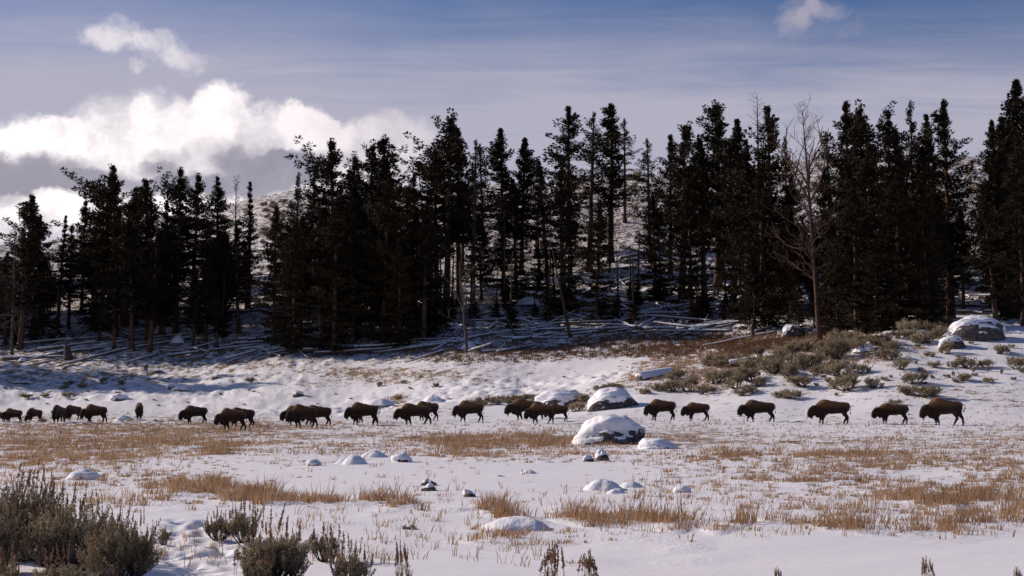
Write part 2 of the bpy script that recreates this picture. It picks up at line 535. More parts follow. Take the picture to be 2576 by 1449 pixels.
# ------------------------------------------------------------------ where the dry grass shows through
#        u,    v,   ru,  rv,  weight, blade height
PATCH = [(150, 1120, 330, 42, 1.0, .26), (60, 1160, 260, 30, .8, .24), (350, 1100, 330, 32, .85, .24), (600, 1075, 260, 22, .8, .22), (560, 1133, 60, 14, .9, .3),
         (250, 1065, 420, 22, .75, .2), (330, 1185, 140, 16, .5, .2), (820, 1090, 300, 20, .45, .18),
         (1250, 1113, 240, 20, 1.15, .34), (1100, 1100, 160, 14, .7, .24), (1350, 1100, 120, 16, .7, .28), (1680, 1098, 70, 10, .8, .3), (1000, 1040, 180, 16, .4, .2), (640, 1042, 150, 10, .4, .2),
         (700, 1140, 420, 34, .30, .17), (1000, 1160, 300, 26, .16, .16), (1300, 1150, 300, 24, .34, .2),
         (470, 1218, 80, 16, .8, .28), (560, 1240, 130, 17, 1.25, .36), (720, 1255, 170, 15, 1.15, .33), (900, 1266, 150, 11, .85, .26), (1010, 1272, 60, 16, 1.1, .4), (1130, 1282, 120, 9, .8, .24),
         (1262, 1284, 42, 16, 1.2, .42), (1330, 1300, 70, 10, .8, .25), (1450, 1302, 60, 18, 1.15, .36), (1550, 1308, 110, 14, 1.15, .32), (1640, 1315, 60, 17, 1.15, .36), (1720, 1300, 90, 17, .75, .28),
         (1815, 1318, 55, 20, 1.2, .4), (1930, 1305, 70, 24, .8, .3), (2110, 1318, 90, 24, 1.1, .38), (2050, 1300, 120, 22, .6, .26), (2260, 1318, 130, 20, .8, .28), (2420, 1312, 120, 20, .8, .28), (2560, 1310, 90, 24, .8, .3), (2180, 1340, 420, 12, .4, .2),
         (1980, 1175, 260, 26, .62, .22), (2150, 1162, 240, 18, .85, .24), (2400, 1158, 260, 15, .75, .22), (2130, 1208, 120, 13, .8, .24), (2060, 1190, 160, 16, .65, .22), (1860, 1150, 80, 22, .8, .28), (1800, 1180, 160, 30, .4, .2),
         (2050, 1120, 500, 20, .36, .18), (1750, 1085, 260, 14, .34, .16), (2350, 1110, 330, 26, .45, .2),
         (2325, 1268, 60, 20, 1.1, .42), (2480, 1258, 130, 15, .9, .28), (2400, 1225, 200, 16, .55, .24), (2250, 1225, 180, 18, .5, .24), (1900, 1240, 330, 38, .33, .2), (2060, 1265, 260, 30, .32, .2), (2540, 1200, 130, 24, .6, .26),
         (1180, 1352, 90, 14, .75, .22), (1290, 1360, 60, 9, .5, .2), (1220, 1340, 160, 26, .28, .2), (1560, 1350, 200, 18, .28, .18), (1670, 1372, 90, 12, .3, .16), (850, 1345, 160, 30, .2, .2), (560, 1275, 300, 24, .24, .18), (300, 1268, 130, 14, .6, .24), (430, 1275, 90, 14, .55, .24), (160, 1205, 220, 16, .4, .2),
         (1400, 1420, 90, 12, .2, .2), (1720, 1410, 120, 12, .2, .16),
         # beyond the herd
         (980, 950, 250, 16, .9, .3), (900, 940, 130, 14, 1.0, .34), (1100, 935, 120, 10, .8, .3), (830, 965, 90, 9, .6, .25), (1200, 925, 160, 12, .35, .25), (1320, 940, 120, 12, .3, .2), (1000, 1003, 30, 14, 1.1, .7),
         (520, 900, 200, 10, .4, .3), (200, 900, 160, 10, .3, .3), (640, 918, 160, 8, .3, .25), (1750, 935, 150, 50, 1.2, .45), (1950, 910, 260, 44, 1.15, .4), (2150, 880, 230, 36, 1.1, .4), (2350, 845, 90, 10, .8, .3), (1640, 965, 120, 22, .8, .3), (1560, 985, 80, 10, .7, .25), (1850, 905, 160, 30, .9, .3), (2050, 880, 200, 24, .7, .3)]
MARSH = [(1750, 862, 260, 17, 1.0, .35), (1950, 872, 200, 20, 1.0, .4), (1500, 872, 240, 10, .8, .3), (1650, 888, 140, 10, 1.0, .35), (1320, 890, 240, 13, .8, .3), (1100, 882, 300, 10, .5, .3), (1820, 842, 260, 8, .6, .3), (1450, 895, 120, 7, .8, .3), (1180, 905, 200, 8, .6, .3), (1600, 850, 200, 7, .5, .3)]


def proj(x, y, z):
    zz = z - EYE
    F = y * cos(PITCH) + zz * sin(PITCH); U = -y * sin(PITCH) + zz * cos(PITCH)
    F = np.maximum(F, 0.5)
    return CX + FD * x / F, CY - FD * U / F


def grassiness(x, y, z, table):
    u, v = proj(x, y, z)
    u = u + fbm(x * 0.30, y * 0.22, 31, 3) * 130 * np.clip(50 / y, .35, 1.6)
    v = v + fbm(x * 0.55, y * 0.28, 41, 3) * 26 * np.clip(40 / y, .5, 1.3)
    d = np.zeros(np.shape(x)); h = np.zeros(np.shape(x)) + 1e-6; hw = np.zeros(np.shape(x)) + 1e-6
    for (cu, cv, ru, rv, w, bh) in table:
        g = np.clip(1 - ((u - cu) / (ru * 1.45)) ** 2 - ((v - cv) / (rv * 1.7)) ** 2, 0, 1) ** 1.6 * w * 1.2
        g = np.where(y > 8, g, 0)
        d = np.maximum(d, g) + 0.25 * np.minimum(d, g); h = h + g * bh; hw = hw + g
    return np.clip(d, 0, 1.35), np.where(hw > 1e-3, h / hw, .18)


# ------------------------------------------------------------------ ground: one sheet to the horizon
ys = [-200, -80, -30, -10, 0, 5, 8]
y = 10.0
while y < 345:
    ys.append(y)
    y += 0.08 if y < 24 else (0.08 + (y - 24) * 0.0085 if y < 70 else (0.47 if y < 150 else 1.35))
ys += list(np.geomspace(350, 9000, 22))
ys = np.array(ys)
fine = np.linspace(-0.41, 0.41, 561)
outer = np.array([1, 3, 8, 18, 40, 90, 220, 600, 1800, 6000.0])
Yw = np.maximum(ys, 10)
X = np.concatenate([-(0.41 * Yw[:, None] + outer[::-1][None, :]), fine[None, :] * Yw[:, None], 0.41 * Yw[:, None] + outer[None, :]], axis=1)
Y = np.repeat(ys[:, None], X.shape[1], axis=1)
Z = H(X, Y)
gd, _ = grassiness(X, Y, Z, PATCH)
gm, _ = grassiness(X, Y, Z, MARSH)
gd = np.maximum(gd, gm)
# small relief: wind ripples near by, trampled lumps in the grass, hummocks on the knoll
ndet = 1 - sstep(Y, 75, 120)
Z = Z + fbm(X / 1.8, Y / 0.9, 51, 3) * 0.022 * ndet
Z = Z + (fbm(X / 0.45, Y / 0.4, 61, 3) * 0.075) * np.clip(gd, 0, 1) * (1 - sstep(Y, 60, 100)) * sstep(Y, 17, 24)
Z = Z + fbm(X / 1.1, Y / 1.1, 71, 3) * 0.26 * sstep(Y, 80, 125) * (.25 + 1.5 * sstep(vnoise(X / 16, Y / 16, 79), -.2, .25))
rough_zone = np.clip(vnoise(X / 6, Y / 9, 77) + 0.15, 0, 1) * sstep(Y, 40, 60)
Z = Z + fbm(X / 0.8, Y / 1.0, 81, 2) * 0.12 * rough_zone
# trodden path of hoof prints in the left foreground
pr = np.random.default_rng(5)
for k in range(150):
    py = pr.uniform(13.6, 20.8)
    cu = 505 + (20.8 - py) * 2 + pr.normal(0, 1) * (34 + (20.8 - py) * 10)
    if cu < 385 and py < 17: cu += 90
    px = ae(cu, 1000)[0] * py
    rx, ry_ = pr.uniform(.07, .13), pr.uniform(.10, .19)
    i0, i1 = np.searchsorted(ys, [py - .7, py + .7])
    sub = (slice(i0, i1), slice(10, 571))
    q = ((X[sub] - px) / rx) ** 2 + ((Y[sub] - py) / ry_) ** 2
    Z[sub] += -pr.uniform(.03, .062) * np.exp(-q) + 0.003 * np.exp(-(np.sqrt(q) - 1.5) ** 2 * 4)
# the herd's beaten trail, a narrow groove
trail_y = 92 + 10 * sstep(-X / 40, -0.2, 1.0) + vnoise(X / 14, X * 0, 91) * 3
Z = Z - (0.15 + .10 * vnoise(X / .7, Y / .5, 93)) * np.exp(-((Y - trail_y) / 0.8) ** 2)
ni, nj = X.shape
V = np.stack([X, Y, Z], -1).reshape(-1, 3)
ii = np.arange(ni - 1)[:, None] * nj + np.arange(nj - 1)[None, :]
Q = np.stack([ii, ii + 1, ii + nj + 1, ii + nj], -1).reshape(-1, 4)
hill = 0.68 * sstep(Y, 165, 195) + 0.78 * sstep(Y, 30, 60) * (1 - sstep(Y, 112, 128)) * (.75 + .7 * vnoise(X / 9, Y / 12, 78)) + 0.42 * sstep(Y, 118, 135)
litter = np.clip(gd * 0.45 + hill, 0, 1).ravel()
rgh = np.clip(0.0 + 0.6 * gd + 0.5 * sstep(Y, 60, 100) + rough_zone, 0, 1.2).ravel()
gm_ = npmesh('snow_ground', V, Q, M_GROUND, True, {'litter': litter, 'rough': rgh})
obj('snow_ground', gm_, kind='structure', label='snow-covered valley meadow rising to a wooded hillside')


# ------------------------------------------------------------------ dry grass
def blades(name, pts, hts, nb, spread, wid, material, seed, label):
    r = np.random.default_rng(seed)
    n = len(pts)
    P = np.repeat(pts, nb, axis=0); h = np.repeat(hts, nb); sp = np.repeat(spread, nb); w = np.repeat(wid, nb)
    m = len(P)
    off = r.normal(0, 1, (m, 2)) * sp[:, None] * 0.5
    P = P + np.c_[off, np.zeros(m)]
    P[:, 2] = np.maximum(P[:, 2] - 0.02, -99)
    hh = h * r.uniform(0.45, 1.15, m)
    lean = off / (sp[:, None] * .5) * 0.16 + r.normal(0, 0.26, (m, 2)) + np.array([0.10, -0.02])
    tip = P + np.c_[lean * hh[:, None], hh]
    mid = P + np.c_[lean * hh[:, None] * 0.35, hh * 0.55]
    th = r.uniform(-0.8, 0.8, m)
    side = np.c_[np.cos(th), np.sin(th), np.zeros(m)] * (w * r.uniform(.6, 1.3, m))[:, None] * 0.5
    v = np.stack([P - side, P + side, mid + side * .8, tip, mid - side * .8], 1).reshape(-1, 3)
    b = np.arange(m)[:, None] * 5
    q = np.concatenate([b + np.array([[0, 1, 2, 4]])]); t = b + np.array([[4, 2, 3]])
    tint = np.repeat(np.clip(np.repeat(r.uniform(.15, .85, n), nb) + r.normal(0, .15, m), 0, 1), 5)
    me = npmesh(name, v, [q, t], material, False, {'tint': tint})
    return obj(name, me, kind='stuff', label=label)


r = np.random.default_rng(12)
N = 78000
s_ = r.uniform(-0.385, 0.385, N); y_ = np.concatenate([r.uniform(14, 62, N // 2), r.uniform(55, 190, N - N // 2)])
x_ = s_ * y_; z_ = H(x_, y_)
d_, h_ = grassiness(x_, y_, z_, PATCH)
u__, v__ = proj(x_, y_, z_)
clump = np.clip(.5 + fbm(x_ / 1.4, y_ / 1.1, 101, 3) * .55 + vnoise(x_ / 6, y_ / 4.5, 107) * .45, 0, 1)
fine_ = np.clip(.5 + fbm(x_ / .42, y_ / .34, 121, 2) * .9, 0, 1)
clump = clump * .62 + fine_ * .38
acc = d_ * (.05 + .62 * sstep(clump, .44, .66)) * np.where(y_ > 45, .62, .85)
acc = acc * (1 + 1.3 * sstep(y_, 120, 130)) + sstep(d_, .9, 1.2) * np.where(y_ < 33, .38, .08)
acc = acc + .055 * sstep(y_, 20, 26) * (y_ < 112) * (.4 + 1.8 * sstep(vnoise(x_ / 7, y_ / 9, 131), -.1, .3))
quiet = ((u__ > 560) & (u__ < 1560) & (v__ > 1165) & (v__ < 1240)) | ((v__ > 1345) & (u__ > 1500))
acc = np.where(quiet, acc * .3, acc)
h_ = np.where(d_ < .08, .17, h_) * (.45 + 1.0 * clump) * np.where(y_ > 45, .72, .88)
keep = r.uniform(0, 1, N) < acc
x_, y_, z_, d_, h_ = x_[keep], y_[keep], z_[keep], d_[keep], h_[keep]
hts = h_ * r.uniform(.55, 1.15, len(x_)) * np.where(y_ < 22, .9, 1)
P_ = np.c_[x_, y_, z_]
near = y_ < 45
tus = r.lognormal(0, .38, len(x_)); hts = hts * tus * .78
blades('dry_grass', P_[near], hts[near] * np.where(y_[near] > 27, .78, 1.0) * (0.5 + .5 * np.clip(d_[near], 0, 1)), 19, (0.075 + 0.05 * d_[near]) * tus[near], 0.007 + 0.00026 * y_[near], M_GRASS, 3, 'golden dry grass standing through the snow in the near meadow')
far = ~near
blades('dry_grass', P_[far], hts[far] * (0.7 + .45 * np.clip(d_[far], 0, 1)), 14, (0.16 + 0.09 * d_[far]) * tus[far], 0.010 + 0.00026 * y_[far], M_GRASS, 4, 'golden dry grass standing through the snow in the far meadow')
# thin stray stalks everywhere on the meadow
N = 5200
s_ = r.uniform(-0.385, 0.385, N); y_ = 15 + 95 * r.uniform(0, 1, N) ** 1.25
x_ = s_ * y_; z_ = H(x_, y_)
u_, v_ = proj(x_, y_, z_)
keep = (vnoise(x_ * .4, y_ * .25, 111) > -0.16) & ~((v_ > 1355) & (u_ > 1400) & (r.uniform(0, 1, N) < .93)) & ~((v_ > 1150) & (v_ < 1235) & (u_ > 500) & (u_ < 1500) & (r.uniform(0, 1, N) < .85))
P_ = np.c_[x_, y_, z_][keep]
blades('grass_stalks', P_, r.uniform(.08, .22, len(P_)), 4, np.full(len(P_), .07), 0.005 + 0.00028 * P_[:, 1], M_GRASS, 5, 'thin scattered grass stalks poking through the snow')
# marsh grass in the hollow at the foot of the wood
N = 26000
s_ = r.uniform(-0.12, 0.385, N); y_ = r.uniform(138, 186, N)
x_ = s_ * y_; z_ = H(x_, y_)
d_, h_ = grassiness(x_, y_, z_, MARSH)
keep = r.uniform(0, 1, N) < d_ * .8
P_ = np.c_[x_, y_, z_][keep]
blades('marsh_grass', P_, h_[keep] * r.uniform(.6, 1.3, keep.sum()), 8, np.full(keep.sum(), .35), np.full(keep.sum(), .055), M_MARSH, 6, 'rust brown marsh grass in the shade at the foot of the wood')


N = 30000
s_ = r.uniform(-0.385, 0.385, N); y_ = r.uniform(150, 262, N)
x_ = s_ * y_; z_ = H(x_, y_)
u_, v_ = proj(x_, y_, z_)
keep = (v_ < np.interp(u_, [0, 700, 1300, 1900, 2576], [905, 890, 870, 850, 800])) & (fbm(x_ / 5, y_ / 5, 141, 3) > -.08)
P_ = np.c_[x_, y_, z_][keep]
blades('forest_brush', P_, r.uniform(.12, .55, len(P_)), 4, np.full(len(P_), .45), np.full(len(P_), .07), M_MARSH, 8, 'dead brush and twigs sticking out of the snow on the wood floor')


# ------------------------------------------------------------------ rocks
def rockmesh(w, h, dep, seed, bias, cover, skew=0.0, nu=56, nv=30, lump=0.16):
    """stone and its snow as two shells that cross, so the snow ends along a ragged edge"""
    th = np.linspace(0, 2 * pi, nu, endpoint=False); ph = np.linspace(-0.25, 1.0, nv) * pi / 2
    T, Ph = np.meshgrid(th, ph)
    cx, cy, cz = np.cos(T) * np.cos(Ph), np.sin(T) * np.cos(Ph), np.sin(Ph)
    n = fbm(cx * 1.3 + seed, cy * 1.3 + cz * 1.9, seed, 4) * lump * 2 + fbm(cx * 5 + cz * 4 + seed, cy * 5 - cz * 3, seed + 9, 3) * lump * 0.35
    rr = 1 + n
    ex = 0.95
    X = np.sign(cx) * np.abs(cx) ** ex * rr; Yy = np.sign(cy) * np.abs(cy) ** ex * rr; Zz = np.sign(cz) * np.abs(cz) ** 0.9 * rr
    Zz = Zz * (1 + 0.0 * T)
    x = X * w / 2 + skew * w * np.clip(Zz, 0, 2) * 0.5; yv = Yy * dep / 2; z = Zz * h
    nrm_z = cz
    c = nrm_z * 1.15 - cx * bias * .55 + cy * .5 + fbm(cx * 3 + seed * 2, cy * 3 + cz * 4, seed + 21, 5) * 0.95 + fbm(cx * 14, cy * 14 + cz * 16, seed + 31, 2) * .35 + cover
    thick = sstep(c, 0.22, 1.25)
    t = np.where(thick > 0, thick, 0) * (0.05 + 0.05 * min(h, 1.2)) * (1.1 + 0.4 * nrm_z) - 0.03 * (1 - sstep(c, 0.20, 0.34)) + .006
    sx, sy, sz = x + cx * t, yv + cy * t, z + np.maximum(cz, .15) * t
    idx = np.arange((nv - 1) * nu).reshape(nv - 1, nu)
    q = np.stack([idx, np.roll(idx, -1, 1), np.roll(idx, -1, 1) + nu, idx + nu], -1).reshape(-1, 4)
    stone = npmesh('stone', np.stack([x, yv, z], -1).reshape(-1, 3), q, M_ROCK, True)
    snow = npmesh('snow_cap', np.stack([sx, sy, sz], -1).reshape(-1, 3), q, M_SNOW, True)
    return stone, snow


def moundmesh(w, h, dep, seed, skew):
    th = np.linspace(0, 2 * pi, 44, endpoint=False); r = np.linspace(0.0, 1.35, 22) + 1e-3
    T, Rr = np.meshgrid(th, r)
    edge = 1 + fbm(np.cos(T) * 1.2 + seed, np.sin(T) * 1.2, seed, 3) * .35
    q = Rr / edge
    z = np.clip(1 - (q / 1.08) ** 2, 0, 1) ** .85 * .93 + .07 * np.exp(-q * q)
    z = z * (1 + fbm(np.cos(T) * q * 1.8 + seed, np.sin(T) * q * 1.8 - seed, seed + 4, 3) * .22)
    z = z * (1 - .25 * np.cos(T) * q * (skew * 4))
    v = np.stack([np.cos(T) * Rr * w / 2, np.sin(T) * Rr * dep / 2, z * h * 1.04 - .035], -1)
    nu = 44; idx = np.arange(21 * nu).reshape(21, nu)
    qd = np.stack([idx, np.roll(idx, -1, 1), np.roll(idx, -1, 1) + nu, idx + nu], -1).reshape(-1, 4)
    return npmesh('snow_cap', v.reshape(-1, 3), qd, M_SNOW, True)


def rock(u0, u1, vt, vb, label, seed, bias=0.3, cover=0.3, skew=0.0, dmin=10, dep=0.9, group=None, lump=.16, rz=0.0, name='boulder'):
    x, y, z = hit((u0 + u1) / 2, vb, dmin)
    w = (u1 - u0) * y / FD
    y += w * dep * 0.42
    z = float(H(x, y))
    h = max(at(u0, vt, y)[2] - z, 0.06)
    big = w > 1.2
    if cover >= .9:
        t = thing(name, label, 'rock', (x, y, z), 0, group=group)
        st, _ = rockmesh(w * .45, h * .55, w * dep * .45, seed, bias, cover, 0, 24, 12, .06)
        obj('stone', st, t); obj('snow_cap', moundmesh(w, h, w * dep, seed, skew), t)
        return t
    st, sn = rockmesh(w * .97, h * .97, w * dep, seed, bias, cover, skew, 64 if big else 28, 34 if big else 14, lump)
    t = thing(name, label, 'rock', (x, y, z - 0.02), rz, group=group)
    obj('stone', st, t); obj('snow_cap', sn, t)
    return t


rock(1448, 1625, 1050, 1119, 'biggest boulder near the herd, snow on top, dark lichened face to the right', 3, .6, .40, .10, lump=.13)
rock(1612, 1703, 1108, 1129, 'low snow-covered slab against the right foot of the big near boulder', 4, .2, .75, -.1)
rock(1350, 1478, 980, 1024, 'long snow-capped boulder just behind the three bunched bison', 5, .5, .38, .05, lump=.12)
rock(1474, 1600, 981, 1030, 'snow-capped boulder sloping down to the left, between the bunched bison and the walking line', 6, .5, .36, .16, lump=.12)
rock(912, 1002, 1001, 1024, 'smooth snow mound behind the bison that holds its tail out', 7, .2, 1.2)
rock(1062, 1116, 994, 1014, 'round snow mound behind the pair of overlapping bison', 8, .2, 1.2)
rock(2398, 2547, 795, 858, 'largest boulder, flat-topped and snow-capped, on the crest of the knoll at right', 9, .45, .10, .02, dep=.7, lump=.10)
rock(2370, 2432, 847, 878, 'small capped rock touching the left foot of the boulder on the crest', 10, .4, .0)
rock(283, 331, 1045, 1058, 'pale snow-covered rock between the two left bison groups in dry grass', 11, .2, 1.0)
rock(1499, 1533, 1137, 1159, 'small domed rock with a dark right side below the big near boulder', 12, .8, -.3)
rock(1468, 1496, 1150, 1161, 'little brown stone left of the small domed rock', 13, .2, -.5)
rock(846, 918, 1143, 1168, 'wide lumpy snow mound in the middle of the left meadow', 14, .2, 1.2, -.2)
rock(904, 968, 1132, 1151, 'snow hump just behind the wide lumpy snow mound', 15, .2, 1.2)
rock(988, 1032, 1145, 1163, 'small rock with a dark chip right of the lumpy snow mounds', 16, .3, .5)
rock(1054, 1098, 1207, 1221, 'upper of two dark flat stones in the open snow', 17, .3, -.55, name='stone_in_snow')
rock(1056, 1100, 1221, 1237, 'lower of two dark flat stones in the open snow', 18, .2, -.7, name='stone_in_snow')
rock(1163, 1197, 1237, 1251, 'small pointed stone standing alone right of the two dark flat stones', 19, .5, -.35, -.15, name='stone_in_snow')
rock(1470, 1572, 1203, 1234, 'broad snow hump, largest of the cluster on the open snow', 20, .2, .95)
rock(1556, 1625, 1207, 1227, 'rounded snow hump at the right end of the cluster on the open snow', 21, .2, .9)
rock(1528, 1580, 1225, 1242, 'lowest snow hump in front of the cluster on the open snow', 22, .2, 1.2)
rock(1216, 1392, 1292, 1336, 'smooth snow-buried boulder in front of the strip of tall grass', 23, .1, 2.0, -.05, lump=.07)
rock(1308, 1350, 1178, 1191, 'small snow lump with a tuft on it in the open snow', 24, .2, .9)
rock(1344, 1402, 1155, 1164, 'long low snow drift over a stone below the grass band', 25, .1, 2.0)
rock(1238, 1276, 1193, 1200, 'faint low snow hump left of the tufted snow lump', 26, .1, 2.0)
rock(773, 803, 1161, 1171, 'tiny snow-capped stone at the left of the open snow', 27, .3, .5, name='stone_in_snow')
rock(163, 237, 1189, 1208, 'low snow-dusted rock behind the big sagebrush at left', 28, -.3, .7, .15)
rock(733, 763, 985, 999, 'dark stone on the bright snow slope above the overlapping bison', 29, .3, .0, name='stone_in_snow')
rock(432, 472, 970, 986, 'two-humped rock with snow beside the long tree shadow', 30, .3, .6)
rock(414, 440, 968, 982, 'darker little stone leaning on the two-humped rock', 31, .5, .2, name='stone_in_snow')
rock(274, 316, 993, 1008, 'snow-capped rock in the long tree shadow above the left bison', 32, .4, .6)
rock(30, 65, 960, 967, 'flat dark stone near the left edge above the first sagebrush', 33, .2, .3, name='stone_in_snow')
rock(530, 554, 946, 954, 'small snow-capped stone high on the left snow bench', 34, .2, .4, name='stone_in_snow')
rock(385, 408, 931, 936, 'thin grey stone in the snow below the fallen logs', 35, .2, .2, name='stone_in_snow')
rock(1728, 1770, 824, 842, 'domed snow-covered rock in the shade at the edge of the wood', 36, .1, 1.6, dmin=145)
rock(1968, 2026, 818, 852, 'pale block of rock with an icy left face in the shaded wood edge', 37, .8, -.35, dmin=145, dep=.6)
rock(386, 434, 818, 842, 'round snowy boulder among trunks at left in the wood', 38, .1, 1.2, dmin=180)
rock(426, 464, 843, 868, 'tall snowy boulder right of the round one among the left trunks', 39, .2, .9, dmin=180)
rock(41, 66, 899, 911, 'half-buried snowy rock by the log at the left edge', 40, .1, 1.2, dmin=180)
rock(2176, 2202, 860, 884, 'narrow upright lump of snow among sagebrush on the knoll', 41, .1, 2.0)
rock(2150, 2182, 872, 888, 'small snow lump left of the upright one on the knoll', 42, .1, 2.0)
rock(1160, 1200, 860, 880, 'snowy rock under the pale dead tree', 43, .2, .9, dmin=160)
rock(1300, 1360, 745, 775, 'snow-covered boulder on the slope under the middle trees', 44, .1, 1.0, dmin=160)
rock(1235, 1275, 770, 795, 'smaller snow-covered boulder left of the one on the middle slope', 45, .1, 1.1, dmin=160)
rock(1128, 1160, 812, 830, 'snow mound between the logs behind the pale dead tree', 46, .1, 1.5, dmin=160)
rock(1700, 1734, 1228, 1239, 'lone snow-dusted stone among sparse stubble', 47, .2, .7, name='stone_in_snow')
rock(100, 128, 963, 970, 'low white stone left of the sagebrush row on the snow bench', 48, .1, 1.0, name='stone_in_snow')


# ------------------------------------------------------------------ fallen logs, stumps, snags
def logmesh(L, r0, r1, seed, stubs=6, sag=0.0, snowy=True, full=False):
    rr = random.Random(seed)
    n = 12
    t = np.linspace(0, 1, n)
    cyv = np.cumsum([rr.uniform(-.012, .012) * L for _ in t]); cyv -= cyv[0]
    pts = np.c_[t * L, cyv * .4, -sag * 4 * t * (1 - t) * L]
    rad = r0 + (r1 - r0) * t
    g = Geo(); g.tube(pts, rad * (1 + .0 * t), 8)
    for k in range(stubs):
        q = rr.uniform(.15, .95); i = int(q * (n - 1))
        a = rr.uniform(-1.0, pi + 1.0); ln = rr.uniform(.25, 1.5) * (0.5 + r0 * 2)
        p = pts[i]; dr = np.array([rr.uniform(.1, .6), cos(a) * .9, abs(sin(a)) * .9])
        g.tube([p, p + dr * ln * .5, p + dr * ln + np.array([.1, 0, .05])], [rad[i] * .32, rad[i] * .2, .012], 4)
    me = g.mesh('wood', M_LOG)
    sn = None
    if snowy:
        m = 26; tt = np.linspace(0.01, 0.99, m)
        px = np.interp(tt, t, pts[:, 0]); py = np.interp(tt, t, pts[:, 1]); pz = np.interp(tt, t, pts[:, 2]); pr_ = np.interp(tt, t, rad)
        gap = np.clip(fbm(tt * L * .45 + seed, tt * 0, seed, 3) * 1.6 + .55, 0, 1)
        if full: gap = gap * 0 + 1
        ang = np.linspace(-1.5, 1.5, 6) if full else np.linspace(-1.05, 1.05, 6)
        rad2 = pr_[:, None] * (0.90 + (0.24 + .03 / np.maximum(pr_[:, None], .05)) * np.abs(np.cos(ang)[None, :]) ** .5 * gap[:, None])
        v = np.stack([np.repeat(px[:, None], 6, 1), py[:, None] + np.sin(ang)[None, :] * rad2, pz[:, None] + np.cos(ang)[None, :] * rad2], -1).reshape(-1, 3)
        ix = np.arange(m - 1)[:, None] * 6 + np.arange(5)[None, :]
        sn = npmesh('snow_strip', v, np.stack([ix, ix + 1, ix + 7, ix + 6], -1).reshape(-1, 4), M_SNOW, True)
    return me, sn


def place_between(a, b, name, label, me, sn, L, group=None, cat='log'):
    d = mathutils.Vector(b) - mathutils.Vector(a)
    rz = atan2(d.y, d.x); ry = -math.atan2(d.z, sqrt(d.x ** 2 + d.y ** 2))
    t = thing(name, label, cat, a, group=group, rot=(0, ry, rz), scale=(d.length / L,) * 3 if cat == 'log_scaled' else (1, 1, 1))
    obj('wood', me, t)
    if sn: obj('snow_strip', sn, t)
    return t


def log(u0, v0, u1, v1, rad, label, seed, dmin=140, lift=0.1, lift1=None, full=False):
    a = hit(u0, v0, dmin); b = hit(u1, v1, dmin)
    l1 = lift if lift1 is None else lift1
    a = (a[0], a[1], a[2] + rad * .8 + lift); b = (b[0], b[1], b[2] + rad * .8 + l1)
    L = sqrt(sum((p - q) ** 2 for p, q in zip(a, b)))
    me, sn = logmesh(L, rad, rad * (.8 if full else .5), seed, 0 if full else int(3 + L * .4), full=full)
    return place_between(a, b, 'fallen_log', label, me, sn, L)


LOGS = [(5, 908, 190, 902, .30, 'long snowy log lying along the left edge of the wood'), (290, 888, 480, 855, .26, 'log slanting up behind the tall stump at left'),
        (470, 885, 560, 862, .24, 'log right of the tall stump, rising to the right'), (80, 866, 290, 850, .25, 'thin log on the slope above the tall stump'),
        (95, 886, 240, 866, .30, 'dark log just above the long snowy log at left'), (420, 900, 640, 872, .22, 'lowest log of the left pile, reaching into open snow'),
        (600, 860, 780, 852, .25, 'log with a small cut stump standing behind it'), (560, 815, 650, 765, .2, 'thin dead top leaning up out of the left pile'),
        (640, 882, 800, 868, .2, 'branching log crossing the middle of the left pile'), (820, 882, 990, 862, .2, 'log rising right toward the trunks left of the pale dead tree'),
        (760, 888, 1080, 868, .30, 'longest log, lying level in front of the middle trees'), (790, 893, 1065, 876, .2, 'thin log tucked below the longest log'),
        (1030, 880, 1240, 845, .25, 'log angling up behind the pale dead tree'), (1100, 868, 1300, 835, .18, 'slender log above the angled one by the pale dead tree'),
        (700, 820, 1090, 805, .22, 'level log halfway up the bank behind the middle trunks'), (860, 795, 1040, 772, .2, 'log high on the bank between the middle trunks'),
        (1180, 800, 1330, 775, .2, 'log under the saplings right of the pale dead tree'), (1330, 835, 1500, 800, .24, 'log sloping up through the tangle at centre right'),
        (1290, 862, 1390, 846, .3, 'thick short log at the front of the centre tangle'), (1380, 780, 1510, 815, .22, 'log sloping down right across the tangle'),
        (1400, 700, 1560, 735, .2, 'pale log lying high across the slope'), (1500, 745, 1620, 800, .22, 'log pointing down to the marsh grass'),
        (1560, 740, 1700, 775, .18, 'thin pole across the right of the tangle'), (1620, 800, 1790, 812, .26, 'long level log at the edge of the marsh grass'),
        (1540, 812, 1640, 800, .2, 'short log left of the long level one by the marsh'), (1700, 836, 1880, 812, .24, 'dark log behind the domed snow-covered rock'),
        (1700, 720, 1880, 760, .18, 'pole sloping right high in the right half of the wood'), (1560, 655, 1640, 635, .28, 'dark double log high on the open slope'),
        (1575, 660, 1700, 640, .22, 'log behind the dark double log high on the slope'), (1720, 700, 1900, 690, .2, 'level log deep among the right trunks'),
        (1640, 700, 1690, 780, .2, 'short pole leaning down into the tangle'), (1600, 770, 1720, 745, .17, 'crossing pole, uppermost in the tangle'),
        (1880, 760, 2000, 800, .2, 'log running down toward the icy block'), (2370, 765, 2470, 712, .30, 'broken log slanting up the shaded gully at right'),
        (2330, 790, 2500, 788, .22, 'level log at the foot of the shaded gully'), (2400, 735, 2480, 770, .18, 'thin pole crossing the gully at right'),
        (1900, 840, 1990, 815, .22, 'log resting against the icy block'), (1200, 715, 1300, 700, .18, 'log on the open slope between middle trunks')]
for i, (u0, v0, u1, v1, rd, lb) in enumerate(LOGS):
    log(u0, v0, u1, v1, rd, lb, 100 + i, 150 if u0 < 2300 else 148)
log(1606, 958, 1688, 941, .62, 'thick snow-covered log at the left end of the knoll', 160, 90, -.4, full=True)
log(1836, 925, 1900, 912, .38, 'snow-covered log among sagebrush on the knoll', 161, 90, 0, full=True)
